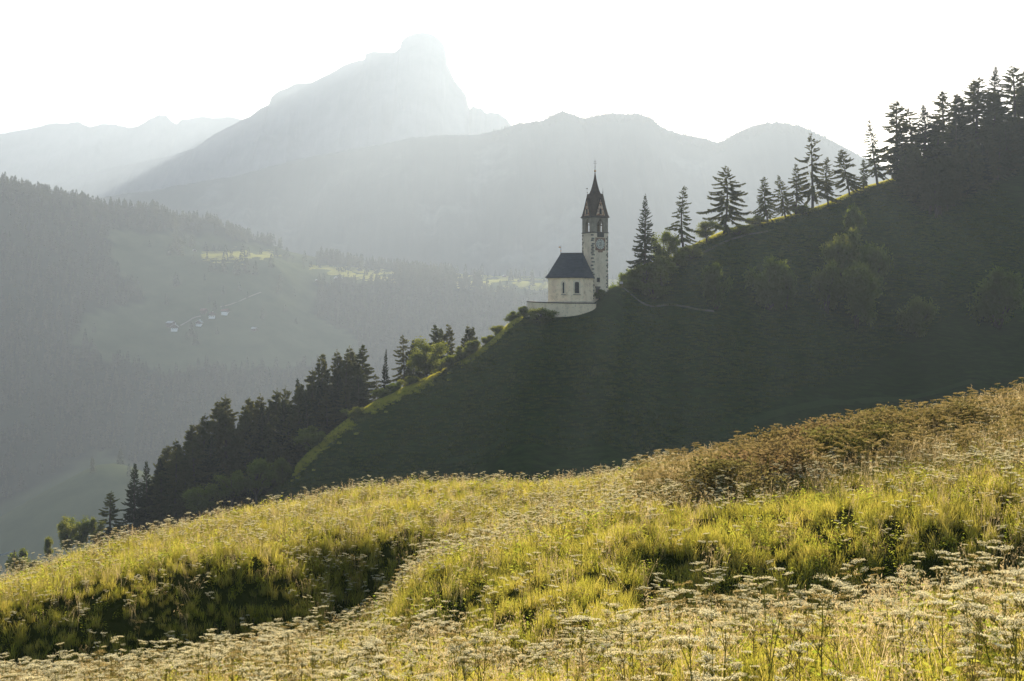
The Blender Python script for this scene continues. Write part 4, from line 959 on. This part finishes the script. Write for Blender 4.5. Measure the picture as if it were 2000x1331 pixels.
# farmhouses
def house(px, py, w, dp, h, rz, wall, roofm, label, name='farmhouse', cat='house', nwin=3, rh=.32):
    w *= 1.0; xx, dd, zz = far_hit(px, py); e = empty(name, (xx, dd, zz - .3), rz); tag(e, label, cat)
    e_h = h + .0; rhh = dp * rh * 1.0
    MB().add([(-w / 2, -dp / 2, -4), (w / 2, -dp / 2, -4), (w / 2, dp / 2, -4), (-w / 2, dp / 2, -4), (-w / 2, -dp / 2, e_h), (w / 2, -dp / 2, e_h), (w / 2, dp / 2, e_h), (-w / 2, dp / 2, e_h), (0, -dp / 2, e_h + rhh), (0, dp / 2, e_h + rhh)],
             [(0, 1, 5, 8, 4), (2, 3, 7, 9, 6), (1, 2, 6, 5), (3, 0, 4, 7)]).build('wall', M[wall], e)
    ov = 1.1; sl = rhh / (w / 2); r_ = MB()
    for sg_ in (-1, 1):
        a = (sg_ * (w / 2 + ov), e_h - sl * ov); pts = [(a[0], -dp / 2 - ov, a[1] + .05), (0, -dp / 2 - ov, e_h + rhh + .05), (0, dp / 2 + ov, e_h + rhh + .05), (a[0], dp / 2 + ov, a[1] + .05)]
        pts += [(p_[0], p_[1], p_[2] + .35) for p_ in pts]; r_.add(pts, [(0, 1, 2, 3), (7, 6, 5, 4), (0, 4, 5, 1), (1, 5, 6, 2), (2, 6, 7, 3), (3, 7, 4, 0)])
    ro = r_.build('roof', M[roofm], e)
    if name == 'farmhouse': MB().box((w * .12, dp * .1, e_h + rhh + .6), (.8, .8, 1.8)).build('chimney', M['house_white'], ro)
    if name == 'farmhouse':
        q = .12; MB().add([(-w / 2 - q, -dp / 2 - q, h * .52), (w / 2 + q, -dp / 2 - q, h * .52), (w / 2 + q, dp / 2 + q, h * .52), (-w / 2 - q, dp / 2 + q, h * .52), (-w / 2 - q, -dp / 2 - q, e_h - .1), (w / 2 + q, -dp / 2 - q, e_h - .1), (w / 2 + q, dp / 2 + q, e_h - .1), (-w / 2 - q, dp / 2 + q, e_h - .1), (0, -dp / 2 - q, e_h + rhh - .1), (0, dp / 2 + q, e_h + rhh - .1)],
             [(0, 1, 5, 8, 4), (2, 3, 7, 9, 6), (1, 2, 6, 5), (3, 0, 4, 7), (3, 2, 1, 0)]).build('upper_floor', M['barn_wood'], e)
    for i in range(nwin):
        for fl in range(2):
            wx = (i - (nwin - 1) / 2) * w / (nwin + .3); wo = MB().box((wx, -dp / 2 - .13, 1.6 + fl * 2.7), (1.1, .12, 1.3)).build('window', M['wood'], e); MB().box((wx, -dp / 2 - .19, 1.6 + fl * 2.7), (.85, .05, 1.05)).build('pane', M['black'], wo)
    MB().box((-w * .0, -dp / 2 - .5, 3.0), (w * .9, 1.0, .7)).build('balcony', M['barn_wood'], e)
    return e
house(341, 645, 9.5, 11, 5.4, .1, 'house_white', 'roof_grey', 'lowest white gabled farmhouse on the left of the far hamlet')
house(334, 636, 15, 8, 3.4, 1.35, 'barn_wood', 'roof_grey', 'brown barn with pale roof behind the lowest white farmhouse', 'barn', 'barn', 2)
house(389, 636, 8.5, 9, 4.6, -.1, 'house_white', 'roof_grey', 'white gabled farmhouse right of the lowest one at the lane end')
house(414, 620, 9.5, 9, 5.2, .15, 'house_white', 'roof_red', 'tall white farmhouse with brown gable, upper middle of the far hamlet')
house(398, 612, 7.5, 8, 4.0, 1.2, 'barn_wood', 'roof_red', 'small brown hut left of the tall white farmhouse', 'barn', 'barn', 2)
house(440, 612, 15, 9, 3.6, 1.5, 'house_white', 'roof_red', 'long low house with reddish roof on the right of the far hamlet')
house(497, 645, 9, 6, 2.4, 1.4, 'barn_wood', 'roof_grey', 'tiny hay barn standing alone in the lower far pasture', 'barn', 'barn', 2)
house(660, 547, 12, 9, 3.0, 1.2, 'barn_wood', 'roof_grey', 'barn with bright roof under the middle sunlit patch', 'barn', 'barn', 2)
house(620, 550, 6, 6, 2.2, .8, 'barn_wood', 'roof_grey', 'small hut with glinting roof left of the bright-roofed barn', 'barn', 'barn', 2)
house(985, 542, 6, 6, 3.2, .5, 'barn_wood', 'roof_grey', 'lone hut on the bright far terrace left of the chapel', 'barn', 'barn', 2)
house(379, 492, 5.5, 6, 2.2, .6, 'barn_wood', 'roof_grey', 'tiny hut high on the upper far pasture', 'barn', 'barn', 2)
M['track'] = mat_surface('worn_grass_track', [(.3, (.016, .034, .007)), (.7, (.026, .046, .011))], .4, spec=0.0, rough=1.0)
drape('track', [hill_hit(px, py) for px, py in ((870, 905), (1200, 850), (1550, 800), (1900, 745))], 1.6, M['track'], z_hill, lift=.12)
def far_path(name, pts, w): 
    w *= 1.2; h_ = [far_hit(*p_)[:2] for p_ in pts]; return drape(name, h_, w, M['road'], z_far, lift=.7, k=8)
far_path('road', [(352, 638), (366, 630), (380, 622), (392, 619)], 2.4)
far_path('road', [(430, 602), (455, 595), (480, 584), (510, 572)], 1.6)

# ------------------------------------------------------------------ meadow plants
rg = np.random.default_rng(77)
def blades(n, hlo, hhi, wid, spread, rr, droop=.5, segs=2):
    a = rr.uniform(0, 6.28, n); r0 = spread * rr.random(n) ** .5; b = rr.uniform(0, 6.28, n)
    p0 = np.stack([np.cos(b) * r0, np.sin(b) * r0, np.full(n, -.04)], 1); H = rr.uniform(hlo, hhi, n); ln = H * droop * rr.uniform(.2, 1.2, n)
    d = np.stack([np.cos(a), np.sin(a), 0 * a], 1); sd = np.stack([-np.sin(a + rr.normal(0, .8, n)), np.cos(a), 0 * a], 1); sd = unit(sd)
    ws = wid * rr.uniform(.6, 1.3, n)
    pts = []
    for s in (0, .45, .8, 1.0):
        c = p0 + d * (ln * s ** 1.8)[:, None] + np.array([0, 0, 1.0]) * (H * (s - .25 * droop * s ** 3))[:, None]
        w = ws * (1, .95, .6, .05)[(0, .45, .8, 1.0).index(s)]
        pts += [c + sd * w[:, None] * .5, c - sd * w[:, None] * .5]
    V = np.stack(pts, 1).reshape(-1, 3); i = np.arange(n)[:, None] * 8
    Fq = np.concatenate([i + np.array([[0, 1, 3, 2]]), i + np.array([[2, 3, 5, 4]]), i + np.array([[4, 5, 7, 6]])])
    return V, Fq
def herb(rr, n=26, h=.4, leaf=.065):
    z = rr.uniform(.05, h, n); a = rr.uniform(0, 6.28, n); r = rr.uniform(.02, .16, n)
    Pt = np.stack([np.cos(a) * r, np.sin(a) * r, z], 1); D = np.stack([np.cos(a), np.sin(a), rr.uniform(-.3, .6, n)], 1)
    return diamonds(Pt, D, leaf * rr.uniform(.6, 1.4, n), leaf * .45 + 0 * a, rr)
tufts = []
for k in range(6):
    rr = np.random.default_rng(500 + k); V, Fq = blades(40, .22, .52, .008, .14, rr, .55); tufts.append(mesh_from('tuft', V, [Fq], False, [M['grass']]))
herbs = []
for k in range(4):
    rr = np.random.default_rng(520 + k); V, Fq = herb(rr, 34, .36 + .05 * k); herbs.append(mesh_from('herb', V, [Fq], False, [M['leafy']]))
drys = []
for k in range(5):
    rr = np.random.default_rng(540 + k); V1, F1 = blades(9, .45, .80, .0045, .12, rr, .35)
    tips = V1.reshape(9, 8, 3)[:, 6]; I = np.repeat(np.arange(9), 9); m = len(I)
    Pt = tips[I] - np.array([0, 0, 1]) * rr.uniform(0, .13, m)[:, None] + rr.normal(0, .008, (m, 3)); V2, F2 = diamonds(Pt, rr.normal(0, .5, (m, 3)) + [0, 0, .8], rr.uniform(.02, .04, m), np.full(m, .009), rr)
    V, Fq = merge([(V1, F1), (V2, F2)]); drys.append(mesh_from('dry', V, Fq, False, [M['dry']]))

def umbel_plant(seed, H, brown=False, nu=None):
    """stem mesh and flower mesh of one umbellifer"""
    rr = np.random.default_rng(seed); st = MB(); tilt = rr.normal(0, .05, 2)
    top = np.array([tilt[0] * H, tilt[1] * H, H]); mid = np.array([tilt[0] * H * .3, tilt[1] * H * .5, H * .5])
    st.tube([(0, 0, -.05), mid, top * [1, 1, .93]], [.0055, .0045, .0032], 4)
    heads = [(top, rr.uniform(.055, .085))]; nu = nu or rr.integers(2, 5)
    for i in range(nu):
        s = rr.uniform(.45, .8); b = mid * (s / .5) if s < .5 else mid + (top - mid) * ((s - .5) / .5); a = rr.uniform(0, 6.28); l = rr.uniform(.14, .26)
        e = b + np.array([cos(a) * l * .7, sin(a) * l * .7, l * .95]); heads.append((e, rr.uniform(.035, .065))); st.tube([b, b + (e - b) * .5 + [0, 0, -.01], e - [0, 0, .03]], [.0032, .0026, .002], 3)
    fl = []
    for c, r in heads:
        n = rr.integers(9, 14); a = np.arange(n) * 2.4 + rr.uniform(0, 6); q = np.sqrt((np.arange(n) + .5) / n) * r
        tl = rr.normal(0, .16, 2)
        u = c + np.stack([np.cos(a) * q, np.sin(a) * q, .012 - q * q * 1.6 + np.cos(a) * q * tl[0] + np.sin(a) * q * tl[1]], 1)
        base = c - np.array([0, 0, r * .75])
        for p_ in u: st.tube([base, p_], [.0016, .0011], 3)
        m = 15; I = np.repeat(np.arange(n), m); g = rr.normal(0, 1, (n * m, 3)) * [.0095, .0095, .003] * (r / .06)
        D = rr.normal(0, 1, (n * m, 3)) * [1, 1, .6]
        V, Fq = diamonds(u[I] + g, D, rr.uniform(.007, .013, n * m) * (r / .06) ** .5, np.full(n * m, .008), rr, side=rr.normal(0, 1, (n * m, 3)))
        fl.append((V, Fq))
    # feathery leaves low on the stem
    stem = st.mesh('stem', M['stem']); heads_ = [mesh_from('flower_head', V, [Fq], False, [M['seed' if brown else 'petal']]) for V, Fq in fl]
    return stem, heads_
plants = [umbel_plant(600 + k, rg.uniform(.55, .95), brown=False) for k in range(10)] + [umbel_plant(650 + k, rg.uniform(.55, .9), brown=True) for k in range(3)]
def joined(stem, heads_):
    me = bpy.data.meshes.new('plant'); vs_, fs_, mi = [], [], []; head = heads_[0]
    for k, m_ in [(0, stem)] + [(1, h_) for h_ in heads_]:
        b = len(vs_); vs_ += [tuple(v_.co) for v_ in m_.vertices]; ps = [tuple(i + b for i in p_.vertices) for p_ in m_.polygons]; fs_ += ps; mi += [k] * len(ps)
    me.from_pydata(vs_, [], fs_); me.materials.append(stem.materials[0]); me.materials.append(head.materials[0]); me.polygons.foreach_set('material_index', mi); me.update(); return me
plants_j = [joined(*p_) for p_ in plants]

def wedge(n, d0, d1, pa=-260, pb=2260, rr=rg):
    d = np.sqrt(rr.uniform(d0 ** 2, d1 ** 2, n)); px = rr.uniform(pa, pb, n); return (px - CX) / F * d, d, px
def area(d0, d1, pa=-260, pb=2260): return .5 * (pb - pa) / F * (d1 ** 2 - d0 ** 2)
base_px = [-300, 0, 250, 500, 700, 850, 1000, 1150, 1300, 1500, 1700, 2000, 2300]
band_d = np.array([27, 27, 28, 29, 21, 18, 17, 16.3, 16, 14.5, 14.8, 14.3, 14.3])      # where the near band ends
top_d = np.array([31, 30.5, 32, 33.5, 31, 22, 22, 23, 24, 27, 26, 21, 21])            # top of the shaded swell
crest_d = np.array([37, 37, 39, 42, 45, 45.5, 46, 46, 44, 38, 36, 37, 37])
def zone(px, d):
    b = np.interp(px, base_px, band_d); t = np.interp(px, base_px, top_d); c = np.interp(px, base_px, crest_d); return b, t, c
def put(name, x, y, sc, vid, src, tilt=.12, zs=None):
    n = len(x); z = z_mead(x, y) - .02; s = np.repeat(sc[:, None], 3, 1)
    if zs is not None: s[:, 2] *= zs
    return scatter(name, np.stack([x, y, z], 1), np.stack([rg.normal(0, tilt, n), rg.normal(0, tilt, n), rg.uniform(0, 6.28, n)], 1), s, vid, src)
# grass everywhere
parts_x, parts_y = [], []
for d0, d1, rho in ((3.2, 12, 60), (12, 24, 42), (24, 36, 34), (36, 56, 26)):
    n = int(area(d0, d1, -900, 3300) * rho); x, y, px = wedge(n, d0, d1, -900, 3300); parts_x.append(x); parts_y.append(y)
x = np.concatenate(parts_x); y = np.concatenate(parts_y); n = len(x); print('tufts', n)
gap = (fbm(x * 1.5 + 50, y * 1.5, 2) > -.19) | (rg.random(n) < .2); x, y = x[gap], y[gap]; n = len(x)
patch = fbm(x * .35, y * .35, 3)
px = x / y * F + CX; b, t, c = zone(px, y)
sc = rg.uniform(.55, .98, n) * (1 + .8 * patch) * np.where(y < b, .85, 1.0) * np.where((y > b + 1) & (y < t + 1), .75, 1.0)
kindv = np.where(rg.random(n) < .16 + .25 * (fbm(x * .8 + 7, y * .8, 2) > .12), rg.integers(6, 10, n), rg.integers(0, 6, n))
put('grass', x, y, sc, kindv, tufts + herbs, .15)
# dry grass
x, y, px = wedge(int(area(4, 50) * 9), 4, 50); b, t, c = zone(px, y)
dens = np.where(y < b, 1.0, np.where(y < t, .22, .7)); dens = np.where((px > 1250) & (y > t - 1), 1.0, dens) * (.55 + 1.2 * np.clip(fbm(x * .4 + 31, y * .4, 3) + .25, 0, 1))
k_ = rg.random(len(x)) < dens; x, y = x[k_], y[k_]
put('dry_grass', x, y, rg.uniform(.45, .95, len(x)), rg.integers(0, 5, len(x)), drys, .14)
# umbellifers
x, y, px = wedge(int(area(5.0, 52) * 17), 5.0, 52); b, t, c = zone(px, y)
pt = fbm(x * .28 + 3, y * .28 + 9, 3)
left = np.clip((700 - px) / 500, 0, 1)
dens = np.where(y < b, .85 - .2 * left, np.where(y < t, .16 + .05 * left, .62 - .34 * left))
dens = np.where((y > b - .4) & (y < b + .8) & (px > 1000), .55, dens)
dens = dens * np.clip(.55 + 2.2 * pt + .3, .12, 1.4)
dens = np.where((px > 1320) & (y > 28) , dens * .25, dens)
k_ = (rg.random(len(x)) < dens); x, y, px = x[k_], y[k_], px[k_]
o_ = np.argsort(y); x, y, px = x[o_], y[o_], px[o_]
vid = np.where(rg.random(len(x)) < .16, rg.integers(10, 13, len(x)), rg.integers(0, 10, len(x))); sc = rg.uniform(.5, .95, len(x)) * np.interp(y, [5, 14, 28, 46], [.86, .92, .92, .84])
print('umbels', len(x))
vis = (px > -40) & (px < 2040); near_i = np.where(vis)[0][:300]; far_m = np.ones(len(x), bool); far_m[near_i] = False
for i in near_i:
    z = float(z_mead(x[i], y[i])) - .02; br = vid[i] >= 10
    e = empty('cow_parsley', (x[i], y[i], z), rg.uniform(0, 6.28)); e.scale = (sc[i],) * 3; e.rotation_euler.x = rg.normal(0, .09); e.rotation_euler.y = rg.normal(0, .09)
    tag(e, 'brown seeding umbel plant among the nearest meadow flowers' if br else 'cream-white flat-topped umbel flower of the nearest meadow band', 'flower', 'seeding umbel plants in the nearest band' if br else 'white umbel flowers in the nearest band')
    link('stem', plants[vid[i]][0], e); 
    for h_ in plants[vid[i]][1]: link('flower_head', h_, e)
put('wildflowers', x[far_m], y[far_m], sc[far_m], vid[far_m], plants_j, .10)

# bramble and bracken strip along the crest at the right
brm = [broadleaf(700 + k, 1.0, .8, leaf=.058, n=3000, base=.0, mat='bramble', shrub=True, wood='stem', nc=22) for k in range(5)]
st_ = [(1320, 975, 27.5, .9, .5), (1375, 950, 28.5, 1.0, .6), (1415, 925, 30, 1.1, .65), (1450, 905, 31.5, 1.1, .75), (1475, 872, 34.5, 1.1, .7), (1510, 900, 32.5, 1.1, .8), (1530, 852, 35.5, 1.2, .75), (1560, 880, 33, 1.2, .8), (1600, 860, 32.5, 1.2, .9), (1590, 830, 35.5, 1.2, .8), (1640, 840, 33, 1.2, .9), (1650, 812, 35.5, 1.2, .8),
       (1690, 830, 32.5, 1.2, .85), (1705, 800, 35, 1.2, .8), (1745, 815, 32.5, 1.2, .85), (1760, 792, 34.5, 1.2, .8), (1800, 800, 33, 1.2, .85), (1850, 800, 33.5, 1.2, .75), (1900, 790, 34, 1.1, .6), (1950, 780, 34.5, 1.1, .5), (1990, 770, 35, 1.1, .5),
       (1350, 985, 26.2, 1.0, .55), (1425, 955, 27.8, 1.2, .75), (1500, 925, 29.2, 1.3, .85), (1575, 898, 30.4, 1.3, .9), (1655, 872, 31, 1.3, .9), (1735, 850, 31.2, 1.2, .8)]
st_.sort()
for i, (px_, py_, d, r_, h_) in enumerate(st_):
    xx = (px_ - CX) / F * d; zz = float(z_mead(xx, d)); k = i % 5
    lab = '%s brownish bramble clump from the left in the strip along the right-hand meadow crest' % ordinal(i)
    place('bramble', brm[k], (xx, d, zz - .05), (r_ * 1.35, r_ * 1.1, h_ * 1.15), i * 1.3, lab, 'bush', 'bramble clumps on the meadow crest', parts=('stem', 'foliage'))
# tall dry stalks growing through the strip
x, y, px = wedge(5600, 28, 38, 1240, 2250); k_ = rg.random(len(x)) < .6; x, y = x[k_], y[k_]
put('weeds', x, y, rg.uniform(.5, 1.2, len(x)), np.where(rg.random(len(x)) < .45, rg.integers(5, 8, len(x)), rg.integers(0, 5, len(x))), drys + [plants_j[k] for k in (10, 11, 12)], .16)

# short tussocks over the church hill
x = rg.uniform(-60, 150, 52000); y = rg.uniform(275, 470, 52000); k_ = (y < pchip(RX, RY, x) + 6) & (y > pchip(RX, RY, x) - 75); x, y = x[k_], y[k_]
kk = ~((x > 2) & (x < 25) & (y > 319) & (y < 345)); x, y = x[kk], y[kk]
z = z_hill(x, y); s = rg.uniform(.5, 1.2, len(x)) * (1 + .8 * fbm(x * .08, y * .08, 3))
V, Fq = blades(46, .25, .6, .05, .7, np.random.default_rng(900), .7); hm1 = mesh_from('tussock', V, [Fq], False, [M['hill_blade']])
V, Fq = blades(40, .25, .55, .06, .9, np.random.default_rng(901), .7); hm2 = mesh_from('tussock', V, [Fq], False, [M['hill_blade']])
scatter('hill_grass', np.stack([x, y, z - .03], 1), np.stack([0 * x, 0 * x, rg.uniform(0, 6.28, len(x))], 1), np.repeat(s[:, None], 3, 1), rg.integers(0, 2, len(x)), [hm1, hm2])

# tall grass on the hill edge, coloured brighter to paint in the sunlit rim
x = np.concatenate([rg.uniform(-44, 2, 13000), rg.uniform(20, 150, 7000)]); yr_ = pchip(RX, RY, x); y = yr_ + np.where(x < 5, 1 + rg.normal(0, 3.2, len(x)) * np.interp(x, [-42, -25, 0], [1, .8, .45]), 1.5 + rg.normal(0, 1.6, len(x)))
k_ = (fbm(x * .12, y * .12, 3) > -.16) & ~((x > 15) & (x < 33)); x, y = x[k_], y[k_]
z = z_hill(x, y); V, Fq = blades(60, .25, .75, .045, .6, np.random.default_rng(905), .6); rm = mesh_from('edge_glow_tuft', V, [Fq], False, [M['rim_blade']])
scatter('edge_glow_grass', np.stack([x, y, z - .03], 1), np.stack([0 * x, 0 * x, rg.uniform(0, 6.28, len(x))], 1), np.repeat(rg.uniform(.5, 1.1, len(x))[:, None], 3, 1), 0 * x, [rm])

# ------------------------------------------------------------------ haze
hz = MB().box((0, 5700, 332), (16000, 12600, 1946)).mesh('haze', M['path'])
hz.materials.clear()
hm, nt, N, L = mat_new('haze_air'); pv = N('ShaderNodeVolumePrincipled')
pv.inputs['Color'].default_value = (*HAZE_COLOR, 1); pv.inputs['Density'].default_value = HAZE_DENSITY; pv.inputs['Anisotropy'].default_value = HAZE_ANISO
ho = N('ShaderNodeOutputMaterial'); L(pv.outputs[0], ho.inputs['Volume']); hz.materials.append(hm)
hazo = link('haze', hz); hazo['kind'] = 'stuff'
